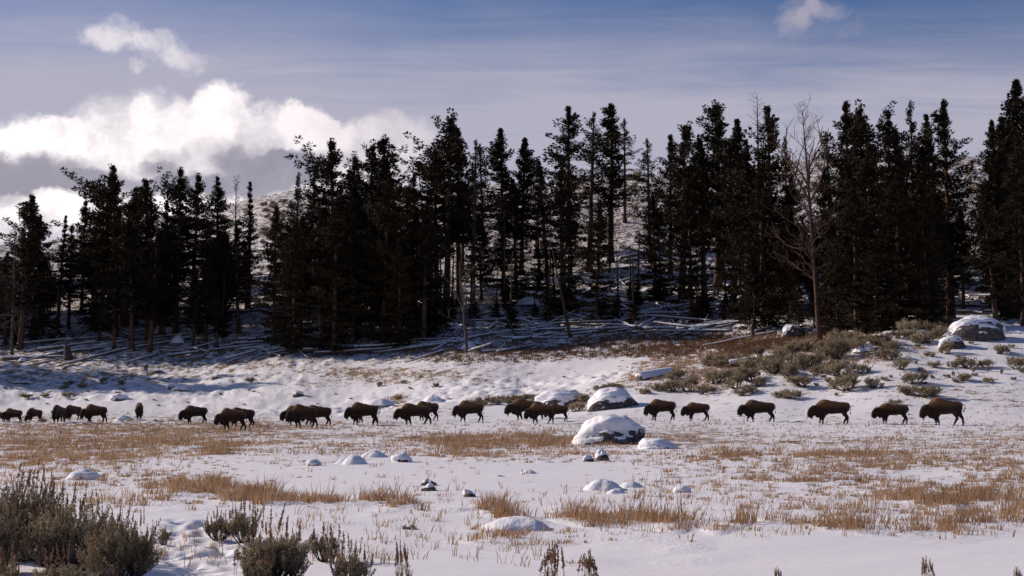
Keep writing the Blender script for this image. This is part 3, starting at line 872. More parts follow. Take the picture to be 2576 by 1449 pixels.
MARKS = [(60, 'the left edge'), (230, 'the big left group'), (380, 'the bare reddish trunk'), (470, 'the twin round-topped conifers'), (600, 'the bare grey treetop'), (720, 'the snowy hilltop gap'),
         (850, 'the stacked-lobe tree'), (960, 'the rounded pair left of centre'), (1060, 'the leaning bare snag'), (1180, 'the pale dead tree'), (1290, 'the full rounded conifer'), (1430, 'the tall trio'), (1560, 'the open slope gap'),
         (1650, 'the greyish tapered conifer'), (1730, 'the round-headed conifer'), (1830, 'the tall tiered conifer'), (1930, 'the bare-topped dead one'), (2050, 'the large leafless tree'), (2160, 'the twin-topped conifer'), (2260, 'the olive front pair'),
         (2370, 'the dark pyramid'), (2460, 'the shaded gully'), (2570, 'the right edge')]


def mark(u):
    return min(MARKS, key=lambda m: abs(m[0] - u))[1]


# the many smaller poles of the tangle
lr = random.Random(44)
protos = [logmesh(L, r0, r0 * .45, 300 + i, 5) + (L,) for i, (L, r0) in enumerate([(7, .17), (9, .24), (5, .12), (11, .24), (6, .11), (8, .15)])]
zones = [(0, 700, 835, 903, 50), (650, 1320, 760, 890, 70), (1300, 1960, 670, 838, 150), (1950, 2500, 740, 806, 14)]
for (ua, ub, va, vb, n) in zones:
    for k in range(n):
        u = lr.uniform(ua, ub); v = lr.uniform(va, vb)
        a = hit(u, v, 148)
        me, sn, L = protos[lr.randrange(6)]
        th = lr.gauss(0, 1.15) + (pi if lr.random() < .5 else 0)
        b = (a[0] + cos(th) * L, a[1] + sin(th) * L * .9)
        bz = float(H(*b)) + lr.choice([.1, .2, .5, 1.0, 1.6]) * lr.random()
        if abs(bz - a[2]) > 2.6: continue
        a = (a[0], a[1], a[2] + .12)
        place_between(a, (b[0], b[1], bz + .12), 'fallen_pole', ('short' if L < 6.5 else 'medium' if L < 8.5 else 'long') + ' pole ' + ('up the slope' if v < np.interp(u, [0, 700, 1300, 1900], [865, 840, 780, 760]) else 'low at the wood foot') + (' level near ' if abs(sin(th)) < .35 else ' crossing near ') + mark(u), me, sn, L, 'fallen poles littering the wood floor')


def stick_tree(H_, r0, seed, lean=(0, 0), nb=40, b0=.15, blen=.16, material=None, depth=2, up=.35, crook=.0, fork=None, sides=7):
    """trunk and bare limbs; returns (trunk mesh, branch mesh)"""
    rr = random.Random(seed)
    n = 16; t = np.linspace(0, 1, n)
    wx = np.cumsum([rr.gauss(0, crook) for _ in t]) * H_ / n; wy = np.cumsum([rr.gauss(0, crook) for _ in t]) * H_ / n
    pts = np.c_[lean[0] * t * H_ + wx - wx[0], lean[1] * t * H_ + wy - wy[0], t * H_]
    rad = r0 * (1 - t) ** .8 + .02; rad[0] *= 1.35
    g = Geo(); g.tube(pts, rad, sides)
    tr = g.mesh('trunk', material)
    g2 = Geo()

    def limb(p, d, L, r, dep):
        m = 5; q = [np.array(p)]; dd = np.array(d, float)
        for i in range(m):
            dd = dd + np.array([rr.gauss(0, .16), rr.gauss(0, .16), rr.gauss(.05, .12)]); dd /= np.linalg.norm(dd)
            q.append(q[-1] + dd * L / m)
        g2.tube(q, np.linspace(r, max(r * .25, .012), m + 1), 4, cap=False)
        if dep > 0:
            for k in range(rr.randint(2, 4)):
                i = rr.randint(1, m - 1); az = rr.uniform(0, 2 * pi)
                nd = dd * .7 + np.array([cos(az), sin(az), rr.uniform(-.1, .5)]) * .6
                limb(q[i], nd / np.linalg.norm(nd), L * rr.uniform(.35, .6), r * .5, dep - 1)
    for k in range(nb):
        q = b0 + (1 - b0) * (k + rr.random()) / nb
        i = q * (n - 1); i0 = int(i); p = pts[i0] + (pts[min(i0 + 1, n - 1)] - pts[i0]) * (i - i0)
        az = rr.uniform(0, 2 * pi); e = up + rr.gauss(0, .2)
        L = H_ * blen * rr.uniform(.5, 1.2) * (1.1 - q * .7)
        limb(p, (cos(az) * cos(e), sin(az) * cos(e), sin(e)), L, max(.015, min(.3 * r0, .02 + r0 * .22 * (1 - q))), depth)
    if fork:
        for (q, az, e, L, r) in fork:
            i0 = int(q * (n - 1)); limb(pts[i0], (cos(az) * cos(e), sin(az) * cos(e), sin(e)), L, r, 2)
    return tr, g2.mesh('branches', material)


def dead_tree(u, vt, vb, r0, label, seed, material, dmin=145, name='dead_tree', **kw):
    x, y, z = hit(u, vb, dmin)
    h = at(u, vt, y)[2] - z
    tr, br = stick_tree(h, r0, seed, material=material, **kw)
    t = thing(name, label, 'tree', (x, y, z - .1))
    obj('trunk', tr, t); obj('branches', br, t)


dead_tree(2062, 275, 858, .27, 'large leafless dead tree with spreading bare crown and red-brown lower trunk', 501, M_REDDEAD, dmin=143, lean=(-.055, 0), nb=60, b0=.22, blen=.19, up=.6, crook=.012,
          fork=[(.62, 2.8, 1.2, 8.5, .16), (.66, .4, 1.1, 8, .15), (.72, 3.4, 1.25, 6.5, .12), (.74, .1, 1.3, 6.0, .12), (.68, 1.2, 1.3, 6.5, .12), (.45, 3.0, .1, 5.5, .1), (.38, 3.3, -.1, 5.0, .1), (.52, 3.0, .2, 5, .09), (.5, .2, .6, 5, .1)])
dead_tree(1176, 655, 888, .17, 'pale slender dead tree forking near its top in front of the middle firs', 502, M_DEADWOOD, lean=(-.10, 0), nb=16, b0=.42, blen=.24, up=.8, crook=.02, fork=[(.45, 0.3, 1.25, 6.5, .1), (.5, 3.0, 1.2, 5.5, .09), (.35, 3.2, .3, 3.5, .06)])
dead_tree(1085, 432, 760, .2, 'thin bare snag leaning left beside a narrow fir at middle', 503, M_DEADWOOD, lean=(-.10, 0), nb=20, b0=.6, blen=.07, depth=1, up=.4)
dead_tree(590, 445, 720, .16, 'bare grey treetop standing between two firs at left', 504, M_DEADWOOD, nb=40, b0=.6, blen=.13, up=.8)
dead_tree(1912, 238, 760, .3, 'bare-topped dead conifer rising above the right group', 505, M_DEADWOOD, dmin=160, nb=70, b0=.5, blen=.09, depth=1, up=.3)
dead_tree(378, 560, 868, .24, 'tall bare reddish trunk in front of the left firs', 506, M_REDBARK, lean=(-.01, 0), nb=14, b0=.5, blen=.1, depth=1, up=.1)
dead_tree(30, 560, 890, .2, 'leafless twiggy dead conifer at the left edge', 507, M_DEADWOOD, nb=90, b0=.2, blen=.18, depth=1, up=-.1)
dead_tree(1435, 610, 850, .22, 'long bare trunk leaning left in the middle of the tangle', 508, M_REDBARK, lean=(-.20, 0), nb=6, b0=.4, blen=.08, depth=0)
dead_tree(1395, 560, 790, .16, 'slim bare trunk behind the leaning one', 509, M_BARK, lean=(-.03, 0), nb=10, b0=.4, blen=.08, depth=0)
dead_tree(1300, 700, 848, .12, 'thin snag tilting left near the snowy middle boulders', 510, M_DEADWOOD, lean=(-.5, 0), nb=5, b0=.5, blen=.06, depth=0)
dead_tree(820, 720, 855, .22, 'broken-topped bare trunk between bushy low firs', 511, M_REDBARK, nb=2, b0=.6, blen=.03, depth=0)
dead_tree(2385, 690, 835, .18, 'bare forked trunk just left of the shaded gully', 512, M_REDBARK, dmin=150, nb=5, b0=.5, blen=.12, depth=1, up=.7)


def stump(u, vt, vb, r0, label, seed, dmin=150):
    x, y, z = hit(u, vb, dmin); h = at(u, vt, y)[2] - z
    g = Geo(); t = np.linspace(0, 1, 7)
    g.tube(np.c_[-.12 * t * h, 0 * t, t * h], r0 * (1.35 - .55 * t ** .5), 9)
    rr = random.Random(seed)
    for k in range(5):
        a = rr.uniform(0, 2 * pi)
        g.tube([(-.12 * h + cos(a) * r0 * .5, sin(a) * r0 * .5, h * .95), (-.12 * h + cos(a) * r0 * .6, sin(a) * r0 * .6, h * rr.uniform(1.05, 1.25))], [r0 * .3, .02], 4)
    th = thing('stump', label, 'stump', (x, y, z - .05))
    obj('trunk', g.mesh('trunk', M_DEADWOOD), th)
    g = Geo(); g.tube([(-.12 * h, 0, h * .98), (-.12 * h, 0, h * 1.06)], [r0 * .7, r0 * .45], 9); obj('snow_cap', g.mesh('snow_cap', M_SNOW), th)


stump(172, 868, 906, .55, 'tall broken stump at the left edge of the wood', 1)
stump(312, 786, 808, .4, 'short dark stump on the slope behind the left logs', 2)
stump(545, 858, 880, .38, 'squat stump among the logs left of the first middle trunks', 3)
stump(810, 838, 858, .35, 'small stump on the bank behind the longest log', 4)
stump(1060, 806, 828, .3, 'little dark stump right of the middle trunks', 5)
stump(1895, 818, 848, .25, 'thin snow-topped stub left of the icy block', 6)


# ------------------------------------------------------------------ conifers
def crownmesh(seed, H_=25.0, R=3.2, base=.2, power=.8, nb=120, clumps=5, per=15, gap=.25, droop=.0, asym=.3, ragged=.25, top=.15, spr=(.34, .62), tier=True, flat=.55):
    rr = np.random.default_rng(seed)
    V = []; TI = []
    C = []; CS = []; CD = []; CT = []
    az0 = rr.uniform(0, 2 * pi); NW = int(H_ * (1 - base) / 1.15)
    stick = Geo()
    for k in range(nb):
        q = (k + rr.uniform(0, 1)) / nb
        q = q ** 0.95
        if tier: q = q * .45 + .55 * (int(q * NW) + .5) / NW + rr.normal(0, .10) / NW; q = min(max(q, 0.0), .995)
        wl = 1 + (0.30 * (float(vnoise(int(q * NW) * 7.31, seed * 1.7, seed + 3))) * 2 if tier else 0)
        z = H_ * (base + (1 - base) * q)
        az = rr.uniform(0, 2 * pi)
        prof = R * ((1 - q) ** power * (1 - top) + top * (1 - q) ** .3) * min(1, .45 + q * 4)
        lump = 1 + ragged * 2.4 * float(vnoise(np.array([az * 1.1 + seed]), np.array([z / 2.4]), seed)[()]) if False else 1 + ragged * 2.2 * float(vnoise(az * 1.2 + seed, z / 2.2, seed))
        L = prof * wl * lump * (1 + asym * cos(az - az0)) * rr.uniform(.72, 1.12)
        if rr.random() < gap * (1 - q): L *= rr.uniform(.25, .6)
        L = max(L, .12)
        if rr.random() < .07 and q < .75: L *= 1.45
        el = -droop * (1 - q) + (-.12 + 1.25 * q * q + .25 * q) + rr.normal(0, .14)
        d0 = np.array([cos(az) * cos(el), sin(az) * cos(el), sin(el)])
        side = np.array([-sin(az), cos(az), 0])
        p0 = np.array([0, 0, z])
        if L > 1.0 and k % 2 == 0:
            stick.tube([p0, p0 + d0 * L * .5, p0 + d0 * L * .9 + np.array([0, 0, .12 * L])], [.05, .03, .012], 3, cap=False)
        nc = max(2 if L > .5 else 1, int(round(clumps * (0.4 + L / R * 1.1))))
        for j in range(nc):
            f = (j + rr.uniform(.3, 1.0)) / nc
            if f < .22 and L > 1.2: continue
            f = min(f, 1.02)
            lat = rr.normal(0, .30) * L * f * (1.15 - f)
            c = p0 + d0 * L * f + side * lat + np.array([0, 0, .16 * L * f * f])
            C.append(c); CS.append(rr.uniform(.75, 1.2) * (.42 + .58 * min(1, L / 1.5))); dd = d0 * .75 + side * lat / max(L, .5) + np.array([0, 0, .55]); CD.append(dd / np.linalg.norm(dd)); CT.append(rr.uniform(0, 1))
    # leader
    for j in range(7):
        C.append(np.array([0, 0, H_ - .1 - .2 * j])); CS.append(.30 + .06 * j); CD.append(np.array([0, 0, 1.0])); CT.append(.6)
    C = np.array(C); CS = np.array(CS); CD = np.array(CD); CT = np.array(CT)
    n = len(C)
    c = np.repeat(C, per, 0); s = np.repeat(CS, per); d = np.repeat(CD, per, 0); ti = np.repeat(CT, per)
    m = len(c)
    rnd = rr.normal(0, 1, (m, 3)); rnd[:, 2] *= np.clip(flat + (c[:, 2] / H_ - .35) * 1.0, flat, 1.2); rnd /= np.linalg.norm(rnd, axis=1)[:, None]
    dr = d * .55 + rnd * .75; dr /= np.linalg.norm(dr, axis=1)[:, None]
    ln = rr.uniform(spr[0], spr[1], m) * s
    a = c + rnd * (s * .16)[:, None]
    b = a + dr * ln[:, None]
    w = np.cross(dr, rr.normal(0, 1, (m, 3))); w /= np.linalg.norm(w, axis=1)[:, None]
    w *= (ln * .20)[:, None]
    md = a + dr * (ln * .45)[:, None]
    v = np.stack([a, md + w, b, md - w], 1).reshape(-1, 3)
    q4 = np.arange(m)[:, None] * 4 + np.arange(4)[None, :]
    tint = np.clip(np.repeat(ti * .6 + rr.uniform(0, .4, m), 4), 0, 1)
    fl = [q4]
    if stick.n:
        sv = np.vstack(stick.v); sf = np.vstack(stick.f4) + len(v)
        v = np.vstack([v, sv]); fl = [np.vstack([q4, sf])]; tint = np.concatenate([tint, np.zeros(len(sv))])
    me = npmesh('crown', v, fl, M_NEEDLE, False, {'tint': tint})
    wx = np.percentile(np.hypot(C[:, 0], C[:, 1]), 88)
    return me, 2 * (wx + .3)


def trunkmesh(seed, H_=25.0, r0=.3, base=.2, twigs=26, lean=0.0):
    rr = random.Random(seed)
    n = 12; t = np.linspace(0, .97, n)
    wx = np.array([rr.gauss(0, .05) for _ in t]) * t * (1 - t) * 4 + lean * np.sin(t * pi) * H_
    g = Geo(); rad = r0 * (1 - t) ** .7 + .03; rad[0] *= 1.4
    g.tube(np.c_[wx, 0 * t, t * H_], rad, 8)
    for k in range(twigs):
        q = rr.uniform(.06, base + .2); az = rr.uniform(0, 2 * pi); L = rr.uniform(.5, 1.7)
        p = np.array([np.interp(q, t, wx), 0, q * H_]); d = np.array([cos(az), sin(az), rr.uniform(-.45, .15)])
        g.tube([p, p + d * L * .5, p + d * L + np.array([0, 0, -.1])], [.035, .022, .01], 3, cap=False)
    return g.mesh('trunk', M_BARK if seed % 3 else M_REDBARK)


VAR = {}
def var(kind, i, **kw):
    base = kw.get('base', .2)
    me, w = crownmesh(1000 + 37 * i + len(kind), **kw)
    VAR.setdefault(kind, []).append((me, trunkmesh(50 + i * 7 + len(kind), base=base, r0=.26 + .03 * (i % 3)), w))


F = dict(per=19, spr=(.24, .46))
var('fir', 0, R=3.8, base=.26, nb=165, ragged=.42, power=.78, clumps=7, top=.10, **F)
var('fir', 1, R=4.2, base=.24, nb=170, ragged=.5, asym=.25, power=.74, clumps=7, top=.10, **F)
var('fir', 2, R=3.6, base=.34, nb=155, ragged=.5, gap=.35, power=.76, clumps=7, top=.12, **F)
var('fir', 3, R=4.0, base=.20, nb=175, ragged=.36, power=.9, asym=.15, clumps=7, top=.08, **F)
var('pine', 0, R=3.6, base=.36, nb=130, power=.62, top=.12, ragged=.8, gap=.42, asym=.35, clumps=7, **F)
var('pine', 1, R=3.8, base=.32, nb=135, power=.6, top=.12, ragged=.85, gap=.45, asym=.4, clumps=7, **F)
var('pine', 2, R=3.4, base=.34, nb=120, power=.55, top=.1, ragged=.75, gap=.4, asym=.3, clumps=7, **F)
var('slim', 0, R=2.2, base=.20, nb=120, power=.72, ragged=.45, clumps=5, top=.1, **F)
var('slim', 1, R=2.0, base=.30, nb=105, power=.65, ragged=.65, gap=.45, clumps=5, top=.12, **F)
var('open', 0, R=3.6, base=.26, nb=95, power=.72, ragged=.55, gap=.35, clumps=5, per=14, droop=.2, spr=(.24, .46))
var('open', 1, R=3.4, base=.22, nb=90, power=.78, ragged=.6, gap=.4, clumps=5, per=13, droop=.3, spr=(.24, .46))
var('skirt', 0, R=3.9, base=.10, nb=180, ragged=.5, power=.7, asym=.2, clumps=7, top=.08, **F)
var('skirt', 1, R=4.2, base=.24, nb=170, ragged=.6, gap=.3, power=.74, asym=.3, clumps=7, top=.1, **F)
var('bushy', 0, R=3.9, base=.02, nb=190, ragged=.5, power=.72, asym=.2, clumps=7, top=.08, **F)
var('bushy', 1, R=4.1, base=.03, nb=185, ragged=.6, gap=.3, power=.66, asym=.3, clumps=7, top=.1, **F)
var('fir', 4, R=3.9, base=.2, nb=120, ragged=.75, gap=.45, power=.6, asym=.4, clumps=8, top=.1, **F)
var('young', 0, H_=9.0, R=1.7, base=.05, nb=80, power=.9, ragged=.35, clumps=4)
var('young', 1, H_=9.0, R=2.1, base=.06, nb=85, power=.7, ragged=.5, clumps=4)
VH = {'young': 9.0}
tr_rng = random.Random(77)


def tree(u, vt, vb, w, kind, label, dmin=145, group=None, i=None, xyz=None):
    x, y, z = xyz if xyz else hit(u, vb, dmin)
    h = at(u, vt, y)[2] - z
    if kind == 'fir' and vt > 440 and not group: kind = 'skirt'
    if h < 2.5: return None
    lst = VAR[kind]; k = tr_rng.randrange(len(lst)) if i is None else i
    crown, trunk, vw = lst[k]
    H0 = VH.get(kind, 25.0)
    sz = h / H0
    sx = (w * y / FD) / vw if w else sz
    sx = min(max(sx, sz * .6), sz * 1.5)
    t = thing('conifer', label, 'tree', (x, y, z - .15), tr_rng.uniform(0, 2 * pi), (sx, sx, sz), group,
              rot=(tr_rng.gauss(0, .022), tr_rng.gauss(0, .030), tr_rng.uniform(0, 2 * pi)))
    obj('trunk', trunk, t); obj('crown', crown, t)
    return t


TREES = [
    # left stretch
    (50, 490, 880, 120, 'fir', 'broad pointed conifer nearest the left edge of the photo'), (92, 545, 850, 80, 'fir', 'shorter rounded conifer right behind the leftmost one'),
    (146, 540, 800, 46, 'slim', 'small narrow spire in the bright gap at left'), (172, 565, 830, 60, 'slim', 'low narrow conifer beside the small spire at left'),
    (205, 505, 790, 100, 'pine', 'wide-armed conifer at the left shoulder of the big left group'), (250, 418, 835, 110, 'pine', 'tallest ragged conifer of the left group, tiered branches to the left'),
    (290, 437, 850, 100, 'pine', 'round-topped conifer just right of the tallest left one'), (330, 470, 860, 70, 'fir', 'conifer closing the big left group on its right'),
    (372, 455, 862, 84, 'fir', 'pale brownish conifer standing over a bare trunk at left'), (404, 500, 850, 60, 'slim', 'dark narrow conifer filling the gap right of the brownish one'),
    (442, 428, 840, 74, 'pine', 'taller of the twin round-topped conifers at left'), (482, 440, 800, 74, 'pine', 'shorter right twin of the round-topped conifers'),
    (545, 445, 790, 70, 'fir', 'sharply pointed fir standing alone left of the bare treetop'), (625, 455, 830, 66, 'slim', 'narrow pointed fir right of the bare grey treetop'),
    (600, 560, 840, 60, 'slim', 'low thin conifer under the bare grey treetop'), (688, 515, 870, 96, 'fir', 'reddish low conifer below the snowy hilltop'),
    (735, 432, 860, 70, 'open', 'thin-crowned conifer at the left shoulder of the second group'), (772, 428, 800, 80, 'open', 'conifer with bare twigs at its top left of the tall round one'),
    (840, 355, 850, 120, 'pine', 'tallest round-topped conifer of the second group, with stacked lobes'), (880, 400, 830, 70, 'pine', 'conifer hugging the right side of the stacked-lobe tree'),
    (840, 505, 895, 104, 'fir', 'olive-green front conifer below the stacked-lobe tree'), (738, 560, 888, 110, 'fir', 'low bushy conifer with branches to the ground left of the second group'),
    (905, 470, 850, 80, 'fir', 'dark conifer between the two tall groups left of centre'), (922, 368, 800, 64, 'pine', 'left lobe of the rounded pair left of centre'),
    (948, 355, 790, 84, 'pine', 'tallest conifer of the rounded pair left of centre'), (968, 390, 830, 70, 'fir', 'conifer sloping down the right side of the rounded pair'),
    (962, 452, 870, 92, 'fir', 'pointed dark conifer in front of the rounded pair'), (1037, 430, 780, 44, 'slim', 'slim spire beside the leaning bare snag'),
    (1045, 525, 850, 96, 'fir', 'brownish conifer in front of the leaning snag'), (1080, 570, 850, 60, 'fir', 'low conifer to the right of the leaning snag'),
    (1008, 600, 880, 80, 'fir', 'low front conifer whose trunk leans over the longest log'),
    # centre
    (1122, 295, 800, 120, 'pine', 'tallest conifer at centre, one ragged limb reaching left'), (1155, 330, 820, 90, 'pine', 'bushy conifer against the right side of the tallest centre one'),
    (1100, 380, 780, 84, 'pine', 'lower left part of the tall centre group, lumpy crown'), (1188, 350, 800, 60, 'open', 'thin see-through conifer right of the tall centre group'),
    (1216, 358, 730, 56, 'open', 'sparse narrow conifer standing over bare twin trunks'), (1266, 325, 780, 84, 'fir', 'full rounded conifer left of the notch at centre'),
    (1311, 345, 790, 70, 'fir', 'narrower companion right of the full rounded one'), (1300, 450, 760, 80, 'fir', 'dark olive conifer in front of the rounded pair at centre'),
    (1348, 405, 750, 56, 'open', 'small wispy conifer in the notch right of centre'), (1382, 400, 780, 60, 'slim', 'short conifer leading up to the tall trio'),
    (1430, 268, 740, 100, 'fir', 'left tree of the tall trio right of centre'), (1482, 278, 700, 84, 'open', 'middle tree of the tall trio, thin and ragged'),
    (1536, 262, 660, 100, 'fir', 'dense right tree of the tall trio'), (1572, 298, 560, 70, 'open', 'open-branched conifer with a thick bare trunk on the slope'),
    (1415, 430, 790, 90, 'fir', 'reddish dark conifer in front of the tall trio on its left'), (1500, 500, 815, 110, 'fir', 'low dark conifer standing in front of the tall trio'),
    (1636, 347, 720, 84, 'open', 'greyish tapered conifer alone in the gap right of the trio'), (1650, 480, 760, 76, 'fir', 'dark conifer below the greyish tapered one'),
    (1686, 342, 760, 60, 'fir', 'darker conifer tucked left of the round-headed one'), (1716, 317, 780, 90, 'pine', 'round-headed conifer right of centre'),
    (1740, 460, 810, 84, 'fir', 'front conifer under the round-headed one with low skirt'), (1772, 350, 760, 60, 'fir', 'conifer left of the tall tiered one'),
    (1806, 265, 780, 100, 'pine', 'tall tiered conifer with a leaning tip, left of the bare-topped dead one'), (1845, 300, 790, 84, 'fir', 'broad right half of the tall tiered group'),
    (1880, 350, 800, 70, 'fir', 'conifer just below and left of the bare-topped dead one'), (1945, 275, 790, 90, 'fir', 'dense conifer right of the bare-topped dead one'),
    (1920, 420, 830, 100, 'fir', 'dark conifer low in front of the bare-topped dead one'), (1985, 345, 800, 64, 'open', 'thin conifer behind the big leafless tree'),
    (2000, 450, 840, 90, 'fir', 'conifer at the left foot of the big leafless tree'), (2075, 420, 845, 60, 'slim', 'slim conifer directly behind the big leafless tree'),
    # right
    (2102, 325, 800, 64, 'open', 'see-through conifer with bare stems right of the leafless tree'), (2140, 262, 820, 90, 'pine', 'tall twin-topped conifer right of the leafless tree'),
    (2188, 272, 810, 76, 'pine', 'conifer with a blunt top left of the middle of the right group'), (2238, 282, 800, 84, 'pine', 'rounded conifer right of the blunt-topped one'),
    (2262, 330, 810, 60, 'fir', 'conifer falling away at the right side of the rounded one'), (2304, 255, 790, 76, 'open', 'tufted flat-topped conifer of the right group'),
    (2346, 285, 780, 64, 'fir', 'narrow pointed conifer right of the tufted one'), (2392, 255, 800, 84, 'fir', 'perfect dark pyramid with drooping tiers at the right gap'),
    (2155, 455, 850, 110, 'fir', 'olive front conifer behind the sagebrush crest, left of its pair'), (2255, 425, 850, 120, 'fir', 'broad olive front conifer behind the sagebrush crest'),
    (2335, 440, 835, 100, 'fir', 'dark low conifer left of the shaded gully'), (2205, 600, 850, 110, 'fir', 'low conifer in front of the olive pair with branches to the ground'),
    (2105, 640, 852, 100, 'fir', 'brown low conifer right of the leafless tree trunk'), (2400, 560, 800, 50, 'slim', 'slim yellowish conifer beside the shaded gully'),
    (2512, 300, 790, 66, 'fir', 'conifer on the right side of the gully with steep left edge'), (2540, 292, 800, 80, 'fir', 'conifer just left of the tall spire at the right edge'),
    (2566, 198, 810, 80, 'fir', 'tallest spire cut by the right edge of the photo'), (2500, 450, 760, 52, 'open', 'lower wide-armed conifer reaching into the gully'),
    (2560, 400, 800, 140, 'fir', 'broad dark conifer at the right edge above the boulder'),
    # young trees
    (1556, 737, 808, 64, 'young', 'dense young fir at the foot of the tangle'), (1345, 755, 800, 56, 'young', 'dark young fir right of the snowy middle boulders'),
    (1270, 700, 790, 56, 'young', 'young fir behind the snowy middle boulders'), (560, 788, 850, 60, 'young', 'bushy sapling in the left log pile'),
    (1355, 660, 730, 50, 'young', 'little fir half way up the middle slope'), (1190, 740, 800, 80, 'young', 'bushy fir behind the pale dead tree'),
    (1110, 745, 820, 60, 'young', 'young fir left of the pale dead tree'), (870, 780, 850, 50, 'young', 'small fir between two middle trunks'), (1770, 760, 800, 50, 'young', 'low fir left of the bare-topped dead one'),
]
for (u, vt, vb, w, kind, lb) in TREES:
    if 1200 < u < 1700 and vt < 420 and vb > 660: vb -= tr_rng.choice([20, 70, 100])
    if kind == 'fir' and ('ground' in lb or 'low' in lb or 'front' in lb or (u > 2080 and vt > 380)): kind = 'bushy'
    elif vt < 470 and vb > 700: vb -= tr_rng.choice([0, 0, 20, 50])
    tree(u, vt, vb, w * 1.78, kind, lb)

sky_u = [-900, -100, 0, 50, 100, 130, 200, 250, 330, 370, 410, 450, 500, 520, 560, 600, 640, 660, 700, 730, 790, 840, 900, 950, 990, 1010, 1060, 1085, 1120, 1180, 1230, 1270, 1310, 1360, 1390, 1430, 1540, 1590, 1605, 1640, 1670, 1716, 1760, 1806, 1870, 1945, 1990, 2060, 2090, 2140, 2250, 2400, 2440, 2450, 2475, 2500, 2560, 2900]
sky_v = [420, 440, 600, 510, 570, 640, 530, 430, 490, 470, 540, 440, 480, 600, 480, 600, 500, 640, 560, 470, 450, 380, 440, 380, 450, 600, 620, 620, 320, 350, 400, 350, 370, 460, 440, 290, 290, 380, 560, 370, 480, 340, 400, 290, 340, 300, 400, 520, 440, 290, 300, 290, 480, 640, 640, 350, 250, 250]
fr = random.Random(9)
def crowd(u, vt, vb, kind):
    a = {'bushy': 'bushy', 'fir': 'full', 'skirt': 'low-skirted', 'slim': 'slender', 'open': 'sparse', 'pine': 'round-topped'}[kind]
    b = 'high up the slope' if vb < 700 else 'midway up the slope' if vb < 790 else 'near the wood foot'
    return ('tall ' if vb - vt > 280 else 'short ') + a + ' dark conifer ' + b + ' crowded behind ' + mark(u)

cnt = 0
for k in range(150):
    u = fr.uniform(-60, 2640)
    if 2425 < u < 2482 or 1090 < u < 1110 and fr.random() < .7: continue
    if 1080 < u < 1960 and fr.random() < .6: continue
    if (1556 < u < 1612 or 1095 < u < 1120 or 640 < u < 700) and fr.random() < .85: continue
    back = fr.random() < .68
    vb = fr.uniform(640, 780) if back else fr.uniform(780, 862)
    if u < 700: vb = min(vb + 45, 885)
    if u < 100: vb = max(vb, 760)
    sk = float(np.interp(u, sky_u, sky_v))
    vt = sk + fr.uniform(60, 250)
    kind = fr.choice(['fir', 'fir', 'skirt', 'slim', 'open', 'skirt'])
    if vb - vt < 120: continue
    tree(u, vt, vb, fr.uniform(95, 145), kind, crowd(u, vt, vb, kind), group='conifers crowded deep in the wood')
    cnt += 1
for k in range(26):
    u = fr.uniform(-40, 760); vb = fr.uniform(770, 870); sk = float(np.interp(u, sky_u, sky_v))
    if 640 < u < 700: continue
    tree(u, max(sk + 60, vb - fr.uniform(180, 300)), vb, fr.uniform(90, 140), 'skirt', crowd(u, 500, vb, 'skirt'), group='conifers crowded deep in the wood')
for k in range(6):
    u = 760 + k * 62 + fr.uniform(-14, 14); vb = float(np.interp(u, [700, 1300, 1500], [888, 862, 848])) - fr.uniform(0, 14)
    tree(u, vb - fr.uniform(330, 400), vb, fr.uniform(85, 115), 'fir', crowd(u, 540, vb, 'fir'), group='conifers crowded deep in the wood')
for k, (u, vb, vt) in enumerate([(2088, 846, 610), (2128, 838, 560), (2172, 842, 640), (2232, 836, 560), (2282, 838, 600), (2318, 828, 540), (2360, 818, 590), (2530, 806, 520), (1900, 836, 640), (2010, 846, 700)]):
    tree(u, vt, vb, 118, 'bushy', 'low bushy dark conifer, branches to the ground, under ' + mark(u) + (', nearer the crest' if k % 2 else ''), group='bushy conifers behind the knoll crest')
for k in range(34):      # undergrowth of young firs along the foot of the wood
    u = fr.uniform(30, 2100); vb = float(np.interp(u, [0, 700, 1300, 1900, 2576], [880, 872, 845, 826, 790])) - fr.uniform(0, 90)
    tree(u, vb - fr.uniform(40, 95), vb, fr.uniform(34, 60), 'young', 'small dark young fir low among the trunks near ' + mark(u), group='young firs under the tall conifers')
# the wood goes on past both edges of the picture (its shade falls into view)
for k in range(34):
    u = fr.uniform(-1500, -60); vb = fr.uniform(700, 850)
    tree(u, vb - fr.uniform(330, 470), vb, fr.uniform(80, 110), fr.choice(['fir', 'pine']), 'conifer of the wood continuing beyond the left edge', group='conifers beyond the left edge')
for k in range(7):
    xx, yv = fr.uniform(-97, -84), 0
    yv = 199 + (-90 - xx) * .45 + fr.uniform(-4, 4)
    zz = float(H(xx, yv)); uu, vv = proj(np.array(xx), np.array(yv), np.array(zz + fr.uniform(20, 27)))
    tree(float(uu), float(vv), 0, 110, fr.choice(['fir', 'pine']), 'conifer of the wood continuing beyond the left edge', group='conifers beyond the left edge', xyz=(xx, yv, zz))
for k in range(10):
    u = fr.uniform(2640, 3200); vb = fr.uniform(740, 800)
    tree(u, vb - fr.uniform(400, 520), vb, fr.uniform(90, 120), fr.choice(['fir', 'pine']), 'conifer of the wood continuing beyond the right edge', group='conifers beyond the right edge')


